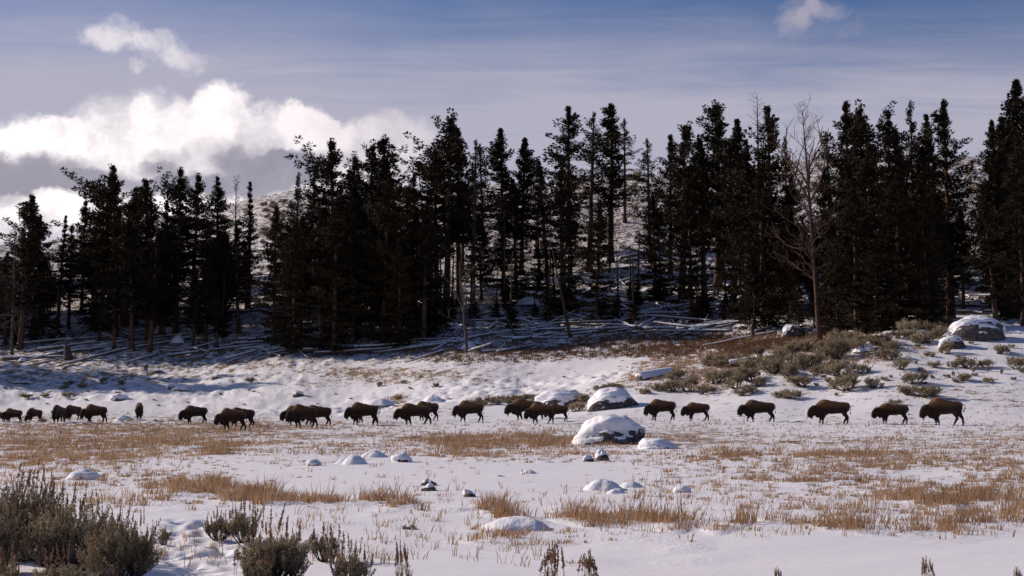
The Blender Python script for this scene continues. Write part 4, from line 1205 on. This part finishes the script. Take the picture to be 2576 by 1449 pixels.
# ------------------------------------------------------------------ sagebrush
def sagemesh(seed, R, Hh, stems, twigs, leaves, ll, seeds=0, seed_len=.3, lw=.3, upright=.5, stem_r=.012):
    rr = np.random.default_rng(seed)
    g = Geo(); A = []; Dv = []; cl = []
    for k in range(stems):
        az = rr.uniform(0, 2 * pi); out_ = sqrt(rr.uniform(0, 1)) * R * .8; hh = Hh * rr.uniform(.14, .78) * sqrt(max(1 - (out_ / R) ** 2 * .75, .1))
        b = np.array([cos(az), sin(az), 0]) * out_ * .18
        e = np.array([cos(az) * out_, sin(az) * out_, hh])
        m1 = b * .6 + e * .4 + np.array([rr.normal(0, .05), rr.normal(0, .05), -.08 * hh]) * R
        g.tube([b, m1, e], [stem_r * 1.6, stem_r, stem_r * .6], 4, cap=False)
        for j in range(twigs):
            f = rr.uniform(.12, 1) ** .8; p = b + (e - b) * f if f > .6 else m1 + (e - m1) * f
            a2 = rr.uniform(0, 2 * pi)
            d = np.array([cos(az), sin(az), 0]) * .45 * (out_ / R) + np.array([cos(a2), sin(a2), 0]) * .55 + np.array([0, 0, upright + rr.uniform(0, .5)])
            d /= np.linalg.norm(d); L = Hh * rr.uniform(.16, .38)
            q = p + d * L + np.array([0, 0, L * .2])
            g.tube([p, p + d * L * .5, q], [stem_r * .5, stem_r * .35, stem_r * .2], 3, cap=False)
            n = leaves
            t = rr.uniform(.25, 1.05, n) ** .8
            A.append(p[None, :] + (q - p)[None, :] * t[:, None] + rr.normal(0, 1, (n, 3)) * ll * .35)
            Dv.append(np.repeat(d[None, :], n, 0)); cl.append(np.full(n, rr.uniform(0, 1)))
    A = np.vstack(A); Dv = np.vstack(Dv); cl = np.concatenate(cl)
    m = len(A)
    rn = rr.normal(0, 1, (m, 3)); rn /= np.linalg.norm(rn, axis=1)[:, None]
    d = Dv * .7 + rn * .7 + np.array([0, 0, .25]); d /= np.linalg.norm(d, axis=1)[:, None]
    ln = ll * rr.uniform(.6, 1.2, m); w = np.cross(d, rn + .01); w /= np.linalg.norm(w, axis=1)[:, None] + 1e-6; w *= (ln * lw)[:, None]
    b2 = A + d * ln[:, None]
    v = np.stack([A, b2 + w * .9, b2 + d * (ln * .15)[:, None], b2 - w * .9], 1).reshape(-1, 3)
    q4 = np.arange(m)[:, None] * 4 + np.arange(4)[None, :]
    fol = npmesh('foliage', v, q4, M_SAGE if ll < .05 else M_SAGE_FAR, False, {'tint': np.repeat(np.clip(cl * .6 + rr.uniform(0, .4, m), 0, 1), 4)})
    st = g.mesh('stems', M_DEADWOOD)
    sm = None
    if seeds:
        A = []; Bv = []; W_ = []
        g2 = Geo()
        for k in range(seeds):
            az = rr.uniform(0, 2 * pi); out_ = sqrt(rr.uniform(0, 1)) * R * .85
            b = np.array([cos(az) * out_, sin(az) * out_, Hh * .86 * sqrt(max(1 - (out_ / R) ** 2, .15))])
            L = seed_len * rr.uniform(.6, 1.2); ln_ = np.array([rr.normal(-.08, .14), rr.normal(0, .1), 1.0])
            e = b + ln_ * L
            g2.tube([b - np.array([0, 0, .1]), b, e], [.004, .0035, .002], 3, cap=False)
            n = 60
            t = rr.uniform(.30, 1.0, n)
            c = b[None, :] + (e - b)[None, :] * t[:, None]
            dd = np.c_[rr.normal(0, 1, (n, 2)), rr.uniform(.8, 2.2, n)]; dd /= np.linalg.norm(dd, axis=1)[:, None]
            A.append(c); Bv.append(c + dd * (.045 * (1.15 - t) * rr.uniform(.6, 1.3, n) + .008)[:, None])
        A = np.vstack(A); Bv = np.vstack(Bv); m = len(A)
        w = np.cross(Bv - A, rr.normal(0, 1, (m, 3))); w /= np.linalg.norm(w, axis=1)[:, None] + 1e-6; w *= .008
        v = np.stack([A, (A + Bv) / 2 + w, Bv, (A + Bv) / 2 - w], 1).reshape(-1, 3)
        q = np.arange(m)[:, None] * 4 + np.arange(4)[None, :]
        sv = np.vstack(g2.v); sf = np.vstack(g2.f4) + len(v)
        sm = npmesh('seed_stalks', np.vstack([v, sv]), np.vstack([q, sf]), M_SEED, False, {'tint': np.concatenate([np.repeat(rr.uniform(0, 1, m), 4), np.full(len(sv), .3)])})
    return st, fol, sm


FARSAGE = [sagemesh(2000 + i, R, h, st, tw, lv, .13, lw=.22, stem_r=.02) for i, (R, h, st, tw, lv) in enumerate([(.9, .85, 16, 7, 12), (.7, .75, 12, 7, 12), (1.1, .8, 18, 7, 12), (.55, .6, 10, 6, 11), (.8, .95, 14, 7, 11)])]
FSW = [1.8, 1.4, 2.2, 1.1, 1.6]
FSH = [1.0, .88, .95, .7, 1.1]
sg = random.Random(31)


def far_sage(u, vt, vb, w, label, group=None, dmin=80, i=None):
    x, y, z = hit(u, vb, dmin)
    k = sg.randrange(5) if i is None else i
    sx = w * y / FD / FSW[k]; h = max(at(u, vt, y)[2] - z, .15) / FSH[k]
    st, fo, _ = FARSAGE[k]
    t = thing('sagebrush', label, 'bush', (x, y, z - .03), sg.uniform(0, 6.28), (sx, sx, h), group)
    obj('stems', st, t); obj('foliage', fo, t)


KNOLL = [(2100, 835, 905, 90, 'leafy sagebrush on the crest behind the snow lumps, left half'), (1890, 915, 960, 90, 'broad sagebrush just right of the thick snow-covered log on the knoll'),
         (1945, 890, 940, 84, 'sagebrush above the snow-covered small log on the knoll'), (1910, 940, 972, 44, 'small sagebrush below the broad one by the log'), (1853, 930, 978, 54, 'sagebrush left of the small one below the logs'),
         (1800, 920, 965, 76, 'rounded tawny sagebrush at the left end of the knoll'), (1740, 935, 985, 60, 'sparse sagebrush near the two capped boulders'), (1765, 960, 992, 40, 'tiny tuft of sagebrush under the sparse one'),
         (2030, 880, 930, 90, 'wide sagebrush in the middle of the upper knoll'), (1985, 905, 950, 60, 'sagebrush left of the wide one in mid knoll'), (2020, 940, 972, 90, 'low flat sagebrush under the wide mid-knoll one'),
         (2110, 895, 945, 84, 'dense dark sagebrush below the upright snow lump'), (2165, 910, 940, 60, 'sagebrush touching the right of the dense dark one'), (2135, 930, 982, 96, 'largest lone sagebrush above the walking line'),
         (2200, 945, 975, 46, 'thin sagebrush right of the largest lone one'), (2265, 895, 930, 56, 'sagebrush on the snow right of the crest thicket'), (2235, 870, 905, 70, 'grey sagebrush closing the crest thicket'),
         (2300, 930, 965, 76, 'sagebrush in open snow left of the twiggy one'), (2320, 965, 1000, 96, 'sprawling twiggy sagebrush behind the second-last bison'), (2285, 965, 995, 50, 'left part of the twiggy pair behind the second-last bison'),
         (2352, 905, 925, 40, 'small sagebrush below the rock by the crest boulder'), (2385, 855, 890, 44, 'brown sagebrush at the foot of the small crest rock'), (2415, 935, 960, 54, 'rounded sagebrush alone on the right snow slope'),
         (2488, 948, 963, 30, 'smallest sagebrush alone near the right edge'), (2435, 895, 925, 60, 'sagebrush in the row under the crest boulder'), (2480, 900, 925, 44, 'sagebrush right of the row under the crest boulder'),
         (2560, 890, 930, 60, 'sagebrush cut by the right edge'), (2510, 865, 890, 50, 'low sagebrush right behind the crest boulder'), (2400, 905, 925, 40, 'faint sagebrush between two snow lumps on the right slope'),
         (1990, 975, 1003, 60, 'upright grey sagebrush right above the fourth bison from the right'), (1958, 982, 1000, 36, 'small sagebrush left of the upright grey one'), (1890, 962, 990, 60, 'bushy sagebrush above the gap in the walking line'),
         (1865, 975, 995, 44, 'low sagebrush left beside the bushy one above the gap'), (1935, 905, 925, 40, 'little sagebrush between the knoll logs'), (2060, 915, 940, 50, 'sagebrush between the wide and the dense dark ones'),
         (2250, 1001, 1020, 40, 'spiky sagebrush right behind the smallest walking bison'), (1692, 945, 985, 50, 'reddish sagebrush beside the right capped boulder'), (1660, 960, 985, 50, 'sagebrush between the thick log and the capped boulder'),
         (1700, 925, 955, 60, 'brown sagebrush on top of the thick snow-covered log'), (1620, 975, 992, 40, 'sagebrush at the right foot of the sloping capped boulder'), (1470, 985, 1015, 44, 'olive sagebrush between the two capped boulders'),
         (1450, 1005, 1035, 66, 'sagebrush in front of the gap between the capped boulders'), (1510, 965, 985, 40, 'small brown sagebrush behind the sloping capped boulder'), (1545, 960, 978, 60, 'low sagebrush behind the right capped boulder')]
for (u, vt, vb, w, lb) in KNOLL: far_sage(u, vt - 2, vb, w * 1.15, lb)
for k in range(42):     # the closed thicket along the crest
    u = 1790 + k * 14.2 + sg.uniform(-8, 8)
    v = float(np.interp(u, [1800, 1950, 2060, 2200, 2300, 2380], [940, 912, 893, 872, 852, 845])) + sg.uniform(-26, 20)
    far_sage(u, v - sg.uniform(26, 40), v, sg.uniform(50, 80), 'grey-green sagebrush in the crest thicket, ' + ('left end' if u < 1950 else 'left of middle' if u < 2100 else 'right of middle' if u < 2250 else 'right end') + (', back row' if v < np.interp(u, [1800, 2380], [928, 845]) else ', front row'), 'sagebrush thicket on the knoll crest')
for k in range(60):     # small tufts all over the knoll
    u = sg.uniform(1600, 2576); lo = float(np.interp(u, [1600, 1800, 2100, 2576], [985, 950, 890, 850])); v = sg.uniform(lo, 1000 if u < 2300 else 985)
    far_sage(u, v - sg.uniform(9, 18), v, sg.uniform(12, 28), 'little sagebrush tuft on the ' + ('left' if u < 1850 else 'middle' if u < 2200 else 'right') + ' of the knoll, ' + ('high' if v < 920 else 'midway' if v < 960 else 'low') + ' on its snow', 'sagebrush tufts on the knoll')
for k in range(22):     # the dark hedge of sage behind the middle of the herd
    u = 1175 + k * 8.6 + sg.uniform(-3, 3)
    v = float(np.interp(u, [1170, 1360], [1022, 1004])) + sg.uniform(-3, 5)
    far_sage(u, v - sg.uniform(16, 26), v, sg.uniform(18, 28), 'low sagebrush in the strip between the snow mound and the long capped boulder', 'sagebrush strip behind the herd')
BENCH = [(175, 958, 968, 36, 'left sagebrush of the row in the long tree shadow'), (205, 962, 978, 34, 'middle sagebrush of the row in the long tree shadow'), (260, 950, 960, 26, 'uppermost sagebrush in the long tree shadow'),
         (305, 956, 966, 24, 'right sagebrush of the row in the long tree shadow'), (298, 985, 992, 22, 'little sagebrush under the row in the tree shadow'), (160, 968, 978, 30, 'lower left sagebrush of the row in the tree shadow'),
         (172, 985, 1000, 52, 'roundest sagebrush on the bright bench above the left bison'), (70, 990, 1002, 44, 'wispy sagebrush above the leftmost bison'), (110, 990, 1000, 30, 'small wispy sagebrush above the second bison'),
         (105, 1052, 1064, 30, 'grey sagebrush under the muzzle of the grazing left bison'), (950, 958, 974, 26, 'sagebrush with a long shadow above the tail-out bison'), (1095, 962, 976, 22, 'small sagebrush on the snow slope above the middle herd'),
         (540, 946, 956, 24, 'small twiggy sagebrush left of the brown grass patch'), (632, 948, 962, 34, 'sagebrush on the bench left of the brown grass patch'), (1015, 955, 966, 22, 'tiny sagebrush right below the brown grass patch'),
         (1002, 990, 1008, 26, 'tall pale tuft between the two snow mounds')]
for (u, vt, vb, w, lb) in BENCH: far_sage(u, vt - 3, vb, w, lb)
for k in range(46):     # stubs of sage on the bench and hill
    u = sg.uniform(0, 1500); v = sg.choice([sg.uniform(1004, 1030), sg.uniform(930, 1000)])
    far_sage(u, v - sg.uniform(4, 8), v, sg.uniform(9, 16), 'tiny sagebrush stub peppering the snow behind the herd', 'sagebrush stubs on the snow bench')
HILLS = [(660, 715), (1080, 1120), (2050, 2100), (2440, 2480), (1590, 1612), (640, 730)]
for k in range(70):
    a, b = HILLS[k % 6]; u = sg.uniform(a, b)
    rx, ry, rz = ray(u, 700)
    y = sg.uniform(262, 318); x = rx / ry * y
    j = sg.randrange(5)
    t = thing('sagebrush', 'brown brush dotting the snowy hilltop behind the trees', 'bush', (x, y, float(H(x, y)) - .05), sg.uniform(0, 6), (1.3, 1.3, 1.3), 'brush on the hilltop')
    obj('stems', FARSAGE[j][0], t); obj('foliage', FARSAGE[j][1], t)

# foreground bushes
NEAR = [sagemesh(3000, .95, .95, 66, 15, 34, .032, 26, .34, upright=.30), sagemesh(3001, .62, .62, 42, 13, 32, .030, 16, .34, upright=.35), sagemesh(3002, .42, .55, 20, 10, 34, .028, 14, .34, upright=.8),
        sagemesh(3003, .30, .42, 12, 9, 30, .026, 10, .24, upright=.9), sagemesh(3004, .26, .34, 9, 8, 26, .025, 0), sagemesh(3005, .2, .3, 6, 6, 12, .024, 16, .30, upright=1.0)]
NW = [1.9, 1.25, .84, .6, .52, .4]; NHh = [1.0, .66, .6, .46, .38, .32]


def near_sage(u, vt, vb, w, y, k, label):
    """y: distance from the camera; vb below the picture means the foot is out of frame"""
    x = at(u, vb, y)[0]; z = float(H(x, y))
    sx = w * y / FD / NW[k]; h = (at(u, vt, y)[2] - z) / NHh[k]
    st, fo, se = NEAR[k]
    t = thing('sagebrush', label, 'bush', (x, y, z - .02), sg.uniform(0, 6.28), (sx, sx, h))
    obj('stems', st, t); obj('foliage', fo, t)
    if se: obj('seed_stalks', se, t)


near_sage(60, 1186, 1440, 270, 15.6, 0, 'large dark sagebrush in the lower left corner, tallest of the foreground')
near_sage(180, 1242, 1470, 260, 14.6, 0, 'wide sagebrush in the middle of the lower left thicket')
near_sage(305, 1285, 1480, 215, 13.6, 0, 'domed grey-green sagebrush at the right end of the lower left thicket')
near_sage(-30, 1240, 1420, 200, 14.4, 0, 'sagebrush cut by the left edge in the foreground')
near_sage(150, 1400, 1530, 210, 12.6, 1, 'low dark sagebrush along the bottom edge at left')
near_sage(20, 1390, 1500, 80, 12.2, 3, 'small brown seed-stalked sagebrush in the bottom left corner')
near_sage(412, 1310, 1378, 46, 17.3, 4, 'tiny tree-shaped sagebrush standing alone beside the footprints')
near_sage(548, 1295, 1355, 96, 18.0, 2, 'left half of the middle sagebrush clump behind the footprints')
near_sage(612, 1275, 1362, 110, 17.6, 2, 'sagebrush with a crown of red seed stalks behind the footprints')
near_sage(690, 1318, 1470, 215, 13.8, 1, 'upright foreground sagebrush with long seed stalks, left of centre')
near_sage(635, 1385, 1480, 120, 13.4, 3, 'low left shoulder of the upright foreground sagebrush')
near_sage(740, 1345, 1460, 60, 14.0, 3, 'slim sagebrush against the right of the upright foreground one')
near_sage(822, 1330, 1422, 104, 15.4, 3, 'open twiggy sagebrush right of the upright foreground one')
near_sage(880, 1378, 1480, 135, 13.4, 2, 'sagebrush with brown seed heads at the bottom edge left of centre')
near_sage(1014, 1405, 1470, 50, 13.6, 5, 'small pale sprig of sagebrush at the bottom edge near centre')
near_sage(1390, 1412, 1490, 80, 13.2, 5, 'cluster of reddish seed stalks at the bottom edge right of centre')
near_sage(1480, 1425, 1490, 70, 13.2, 5, 'thin spray of stalks right of the reddish cluster at the bottom edge')
near_sage(2338, 1432, 1495, 44, 13.3, 5, 'pair of brown seed heads poking up at the bottom edge at right')
near_sage(1960, 1446, 1495, 30, 13.3, 5, 'lone stalk tips at the bottom edge between centre and right')
near_sage(2563, 1446, 1495, 30, 13.3, 5, 'stalk tip at the bottom right corner')
near_sage(1030, 1318, 1345, 50, 19.5, 3, 'small grey brush in the snow left of the buried boulder')


# ------------------------------------------------------------------ bison
def ringloft(g, st, lift=False):
    """st: (x, z, half height, half width, pitch) rings closed at both ends"""
    st = np.array(st, float); n = len(st); S = 18
    ang = np.arange(S) / S * 2 * pi
    V = []
    for (x, z, hh, hw, p) in st:
        if lift and hh > .3: z += .035; hh -= .035
        yy_ = np.cos(ang) * hw; zz = np.sin(ang) * hh
        V.append(np.c_[x - zz * sin(p), yy_, z + zz * cos(p)])
    V = np.vstack(V)
    i = np.arange(n - 1)[:, None] * S; j = np.arange(S)[None, :]; k = (j + 1) % S
    q = np.stack([i + j, i + S + j, i + S + k, i + k], -1).reshape(-1, 4)
    g.add(V, q)
    m = g.n; g.v.append(np.array([[st[0][0], 0, st[0][1]], [st[-1][0], 0, st[-1][1]]])); g.n += 2
    b0 = m - n * S; e0 = m - S; jj = np.arange(S); kk = (jj + 1) % S
    g.f3.append(np.stack([np.full(S, m), b0 + jj, b0 + kk], -1)); g.f3.append(np.stack([np.full(S, m + 1), e0 + kk, e0 + jj], -1))


def bison_body(kind, head=0.0, legs=(0, 0, 0, 0), turn=0.0):
    """faces -X.  head 0 = carried low, 1 = grazing.  legs: forward swing of near fore, far fore, near hind, far hind"""
    bull = {'bull': 1.0, 'cow': .55, 'calf': .15}[kind]
    g = Geo()
    hu = .10 * bull
    ringloft(g, [(1.17, 1.28, .12, .08, 0), (1.12, 1.24, .27, .19, 0), (1.02, 1.18, .38, .27, 0), (.8, 1.15, .44, .32, 0), (.5, 1.15, .46, .35, 0), (.2, 1.16, .51, .38, 0),
                 (-.1, 1.15 + hu * .3, .51 + hu * .4, .38, 0), (-.38, 1.18 + hu * .5, .56 + hu * .6, .38, 0), (-.60, 1.17 + hu * .5, .58 + hu * .6, .36, 0),
                 (-.80, 1.12 + hu * .4, .53 + hu * .5, .31, 0), (-.97, 1.05 + hu * .2, .43 + hu * .3, .26, 0), (-1.08, 1.00, .33, .22, 0)], True)
    hx, hz = -1.12, 1.08 - .06 * (1 - bull) - .40 * head
    ta = .25 * head
    hd = [(-.92, 1.08 - .12 * head, .34, .23, .1), (hx - .02, hz + .02, .29, .22, .35), (hx - .16, hz - .04, .28, .20, .75), (hx - .25, hz - .17, .235, .18, 1.05), (hx - .32, hz - .31, .18, .14, 1.15), (hx - .37, hz - .44, .13, .11, 1.2), (hx - .40, hz - .52, .075, .08, 1.25)]
    hd = [(x, z - .0, a, b, p) for (x, z, a, b, p) in hd]
    ringloft(g, hd)
    # beard and throat mane
    by = hz - .56
    g.tube([(hx - .12, 0, hz - .28), (hx - .22, 0, by + .05), (hx - .25, 0, by - .12 * bull - .02)], [.14, .075, .02], 10)
    g.tube([(hx + .1, 0, hz - .15), (hx + .22, 0, hz - .42 + .3 * head), (-.72, 0, .62)], [.2, .17, .16], 10)
    out = []
    for s, sw, y in ((0, legs[0], -.17), (0, legs[1], .17)):
        fx = -.60
        kn = (fx + sw * .22, y * .95, .44); ft = (fx + sw * .42 + (0.10 if sw < 0 else 0), y * .9, .13 + (.05 if sw < -.6 else 0)); ho = (ft[0] - .04, y * .9, ft[2] - .12)
        g.tube([(-.56, y * 1.1, .95), (-.57 + sw * .06, y * 1.1, .70), kn, ft], [.22, .17 + .02 * bull, .10, .062], 10)
        g.tube([kn, (kn[0] * .5 + ft[0] * .5, y * .92, .26)], [.10, .068], 8)
        out.append((ho, ft))
    for sw, y in ((legs[2], -.16), (legs[3], .16)):
        hock = (.98 + sw * .20, y * .95, .50); ft = (.88 + sw * .44, y * .9, .12); ho = (ft[0] - .03, y * .9, 0.0)
        g.tube([(.80, y * .95, 1.12), (.77 + sw * .12, y * 1.1, .86), (.86 + sw * .16, y, .66), hock], [.30, .23, .14, .088], 10)
        g.tube([hock, ft], [.09, .06], 8)
        out.append((ho, ft))
    raw = g.mesh('raw', None)
    if turn:
        co = np.empty(len(raw.vertices) * 3, np.float32); raw.vertices.foreach_get('co', co); co = co.reshape(-1, 3)
        k = np.clip((-co[:, 0] - .85) / .4, 0, 1) * turn; cx0 = -.9
        dx, dy = co[:, 0] - cx0, co[:, 1].copy(); co[:, 0] = cx0 + dx * np.cos(k) - dy * np.sin(k); co[:, 1] = dx * np.sin(k) + dy * np.cos(k)
        raw.vertices.foreach_set('co', co.ravel())
    tmp = bpy.data.objects.new('tmp', raw); COL.objects.link(tmp)
    rm = tmp.modifiers.new('r', 'REMESH'); rm.mode = 'VOXEL'; rm.voxel_size = .034; rm.use_smooth_shade = True
    sm = tmp.modifiers.new('s', 'SMOOTH'); sm.factor = .5; sm.iterations = 4
    dg = bpy.context.evaluated_depsgraph_get()
    me = bpy.data.meshes.new_from_object(tmp.evaluated_get(dg)); me.name = 'body'
    bpy.data.objects.remove(tmp)
    me.materials.clear(); me.materials.append(M_FUR)
    nv = len(me.vertices); co = np.empty(nv * 3, np.float32); me.vertices.foreach_get('co', co); co = co.reshape(-1, 3)
    no = np.empty(nv * 3, np.float32); me.vertices.foreach_get('normal', no); no = no.reshape(-1, 3)
    sh = fbm(co[:, 0] * 4 + 3, co[:, 2] * 5 + co[:, 1] * 3, 7, 3) * .035
    # crease between shoulder mane and the short-haired barrel
    sh = sh - .03 * np.exp(-((co[:, 0] + .12 - (co[:, 2] - 1.1) * .25) / .06) ** 2) * (co[:, 2] > .7)
    co2 = co + no * sh[:, None]; me.vertices.foreach_set('co', co2.ravel()); me.update()
    # shaggy hair
    rr = np.random.default_rng(int(head * 10 + legs[0] * 7 + 50))
    shag = ((co[:, 0] < -.2) & (co[:, 2] > .45)) * 1.0 + ((co[:, 2] < .72) & (co[:, 2] > .35) & (co[:, 0] < -.3)) * 1.5 + .35
    shag = shag * (co[:, 2] > .2)
    pick = rr.choice(nv, 4200, p=shag / shag.sum())
    c = co2[pick]; nn = no[pick]
    ln = np.where((c[:, 2] < .75) & (c[:, 0] < -.3), .11, .055) * rr.uniform(.6, 1.3, len(c))
    ln = np.where((c[:, 0] > 0), ln * .6, ln)
    d = nn * .55 + np.c_[np.full(len(c), .25), np.zeros(len(c)), np.full(len(c), -.75)] + rr.normal(0, .2, (len(c), 3)); d /= np.linalg.norm(d, axis=1)[:, None]
    w = np.cross(d, nn); w /= np.linalg.norm(w, axis=1)[:, None] + 1e-6; w *= .012
    a = c - nn * .012
    v = np.stack([a - w, a + w, a + d * ln[:, None]], 1).reshape(-1, 3)
    fur = npmesh('shaggy_hair', v, np.arange(len(v)).reshape(-1, 3), M_FUR, False)
    # hooves, horns, ears, eyes, tail
    hooves = []
    for ho, ft in out:
        g = Geo(); h3 = np.array(ho); h3[2] = max(h3[2], 0); f3 = np.array(ft)
        g.tube([h3, h3 + (f3 - h3) * .5, f3 + np.array([0, 0, .0])], [.072, .060, .045], 8); hooves.append(g.mesh('hoof', M_HORN))

    def T3(p):
        p = np.array(p, float); k = min(max((-p[0] - .85) / .4, 0), 1) * turn
        dx, dy = p[0] + .9, p[1]
        return np.array([-.9 + dx * cos(k) - dy * sin(k), dx * sin(k) + dy * cos(k), p[2]])
    horns, ears, eyes = [], [], []
    for s in (-1, 1):
        g = Geo(); b = (hx - .10, s * .17, hz + .16)
        g.tube([T3(b), T3((b[0] - .01, s * .28, b[2] + .03)), T3((b[0] - .02, s * .32, b[2] + .10)), T3((b[0] + .0, s * .29, b[2] + .17))], [.05, .04, .026, .008], 7); horns.append(g.mesh('horn', M_HORN))
        g = Geo(); g.tube([T3((hx + .02, s * .18, hz + .10)), T3((hx + .06, s * .29, hz + .08)), T3((hx + .08, s * .35, hz + .04))], [.035, .05, .01], 6); ears.append(g.mesh('ear', M_FUR))
        g = Geo(); e = T3((hx - .27, s * .175, hz - .12)); g.tube([e, e + np.array([0, s * .012, 0]), e + np.array([0, s * .02, 0])], [.024, .02, .004], 8); eyes.append(g.mesh('eye', M_EYE))
    return dict(body=me, fur=fur, hooves=hooves, horns=horns, ears=ears, eyes=eyes)


def tailmesh(out_=False):
    g = Geo()
    if out_: p = [(1.13, 0, 1.36), (1.25, 0, 1.38), (1.33, 0, 1.28), (1.33, 0, 1.10), (1.24, 0, .92), (1.22, 0, .84)]
    else: p = [(1.12, 0, 1.36), (1.19, 0, 1.28), (1.21, 0, 1.1), (1.20, 0, .92), (1.21, 0, .78), (1.22, 0, .70)]
    g.tube(p, [.04, .03, .024, .024, .045, .012], 7)
    return g.mesh('tail', M_FUR)


BODY = {'a': bison_body('bull', -.10, (.35, -.75, -.25, .55)), 'b': bison_body('bull', .02, (-.2, .7, .6, -.5), -.15), 'c': bison_body('cow', .12, (.6, -.4, .5, -.45), .22),
        'd': bison_body('cow', .05, (-.75, .1, -.3, .35)), 'e': bison_body('calf', -.1, (.15, -.35, -.4, .45)), 'g': bison_body('cow', 1.0, (.1, -.1, .1, -.15), .35), 'h': bison_body('bull', .15, (.2, -.2, .15, -.1), .2)}
TAIL = [tailmesh(), tailmesh(True)]


def bison(u0, u1, vt, vb, body, label, rot=0.0, tail=0, dy=0.0, real_h=None, xs=1.0, patch=False):
    """u0..u1 sides, vt hump, vb feet in the photograph"""
    x, y, z = hit((u0 + u1) / 2, vb, 60)
    y += dy; x = at((u0 + u1) / 2, vb, y)[0]; z = float(H(x, y))
    top = at(u0, vt, y)[2] - z
    s = top / 1.80
    L = abs(cos(rot)) * 2.72 + abs(sin(rot)) * .8
    sx = (u1 - u0) * y / FD / L
    if abs(sin(rot)) > .5: sx = s
    sx = min(max(sx, s * .85), s * 1.18)
    cxo = .15 * cos(rot) * sx
    b = BODY[body]
    t = thing('bison', label, 'bison', (x + cxo, y, z), rot, (sx, (s + sx) / 2, s), 'bison herd crossing the snowy meadow')
    bo = obj('body', b['body'], t); obj('shaggy_hair', b['fur'], bo)
    for m in b['hooves']: obj('hoof', m, bo)
    for m in b['horns']: obj('horn', m, bo)
    for m in b['ears']: obj('ear', m, bo)
    for m in b['eyes']: obj('eye', m, bo)
    obj('tail', TAIL[tail], bo)
    if patch:
        g = Geo(); g.tube([(.86, -.30, 1.02), (.88, -.345, 1.04), (.90, -.35, 1.06)], [.13, .12, .04], 8); obj('pale_rump_patch', g.mesh('pale_rump_patch', M_RUMP), bo)
    return t


bison(-24, 14, 1034, 1066, 'c', 'bison cut off by the left edge, only its hindquarters showing', dy=2)
bison(8, 52, 1027, 1066, 'a', 'bison second from the left edge, standing close behind the cut-off one', rot=.35)
bison(72, 96, 1027, 1062, 'g', 'grazing bison at left with its nose down by a grey bush', rot=.95)
bison(133, 161, 1019, 1066, 'h', 'narrow head-on bison, left of the two grazing side by side', rot=1.45)
bison(168, 195, 1018, 1059, 'g', 'grazing bison turned three-quarters, right of the head-on one', rot=1.05)
bison(203, 269, 1017, 1066, 'a', 'left-facing bison alone in profile left of the pale snow-covered rock')
bison(333, 365, 1013, 1057, 'h', 'bison seen from behind, right of the pale snow-covered rock', rot=-1.35)
bison(451, 522, 1019, 1067, 'c', 'lone bison walking left, between the one seen from behind and the first pair')
bison(540, 620, 1027, 1083, 'b', 'front bison of the first overlapping pair, in dry grass')
bison(566, 641, 1024, 1078, 'd', 'rear bison of the first overlapping pair, half hidden', dy=3)
bison(706, 780, 1021, 1072, 'h', 'head of this bison peeks out left of the bulkiest one', dy=4)
bison(720, 800, 1017, 1077, 'b', 'bulkiest bison, front of the bunch of three at left of centre', dy=0)
bison(758, 834, 1018, 1074, 'c', 'bison on the right of the bunch of three, rump showing', dy=2.5)
bison(868, 952, 1012, 1070, 'a', 'bison holding its tail out, front of the second pair', tail=1)
bison(886, 948, 1014, 1066, 'c', 'bison almost hidden behind the one holding its tail out', dy=3)
bison(992, 1086, 1015, 1068, 'b', 'long dark bison in front of the third pair')
bison(1036, 1104, 1008, 1060, 'c', 'bison behind the long dark one, hump and hind leg showing', dy=1)
bison(1140, 1217, 1008, 1063, 'a', 'lone shaggy bison with an upright horn at the centre')
bison(1270, 1368, 1003, 1058, 'b', 'big bison leading the bunched three, below the long capped boulder', dy=1.5)
bison(1320, 1394, 1013, 1066, 'c', 'reddish bison walking in front of the bunched three')
bison(1370, 1430, 1015, 1060, 'd', 'smaller bison trailing the bunched three', dy=0)
bison(1622, 1701, 1003, 1058, 'd', 'first bison of the spaced-out line right of the boulders')
bison(1715, 1786, 1010, 1059, 'e', 'small bison with a pale patch on its rump', patch=True)
bison(1858, 1951, 1006, 1061, 'a', 'third bison of the spaced-out line, legs in full stride')
bison(2035, 2140, 1004, 1066, 'd', 'large bison third from the right, one foreleg lifted')
bison(2196, 2287, 1012, 1066, 'e', 'low slim bison second from the right')
bison(2318, 2424, 1001, 1070, 'b', 'rightmost bison, tall hump and tail curled out', tail=1)
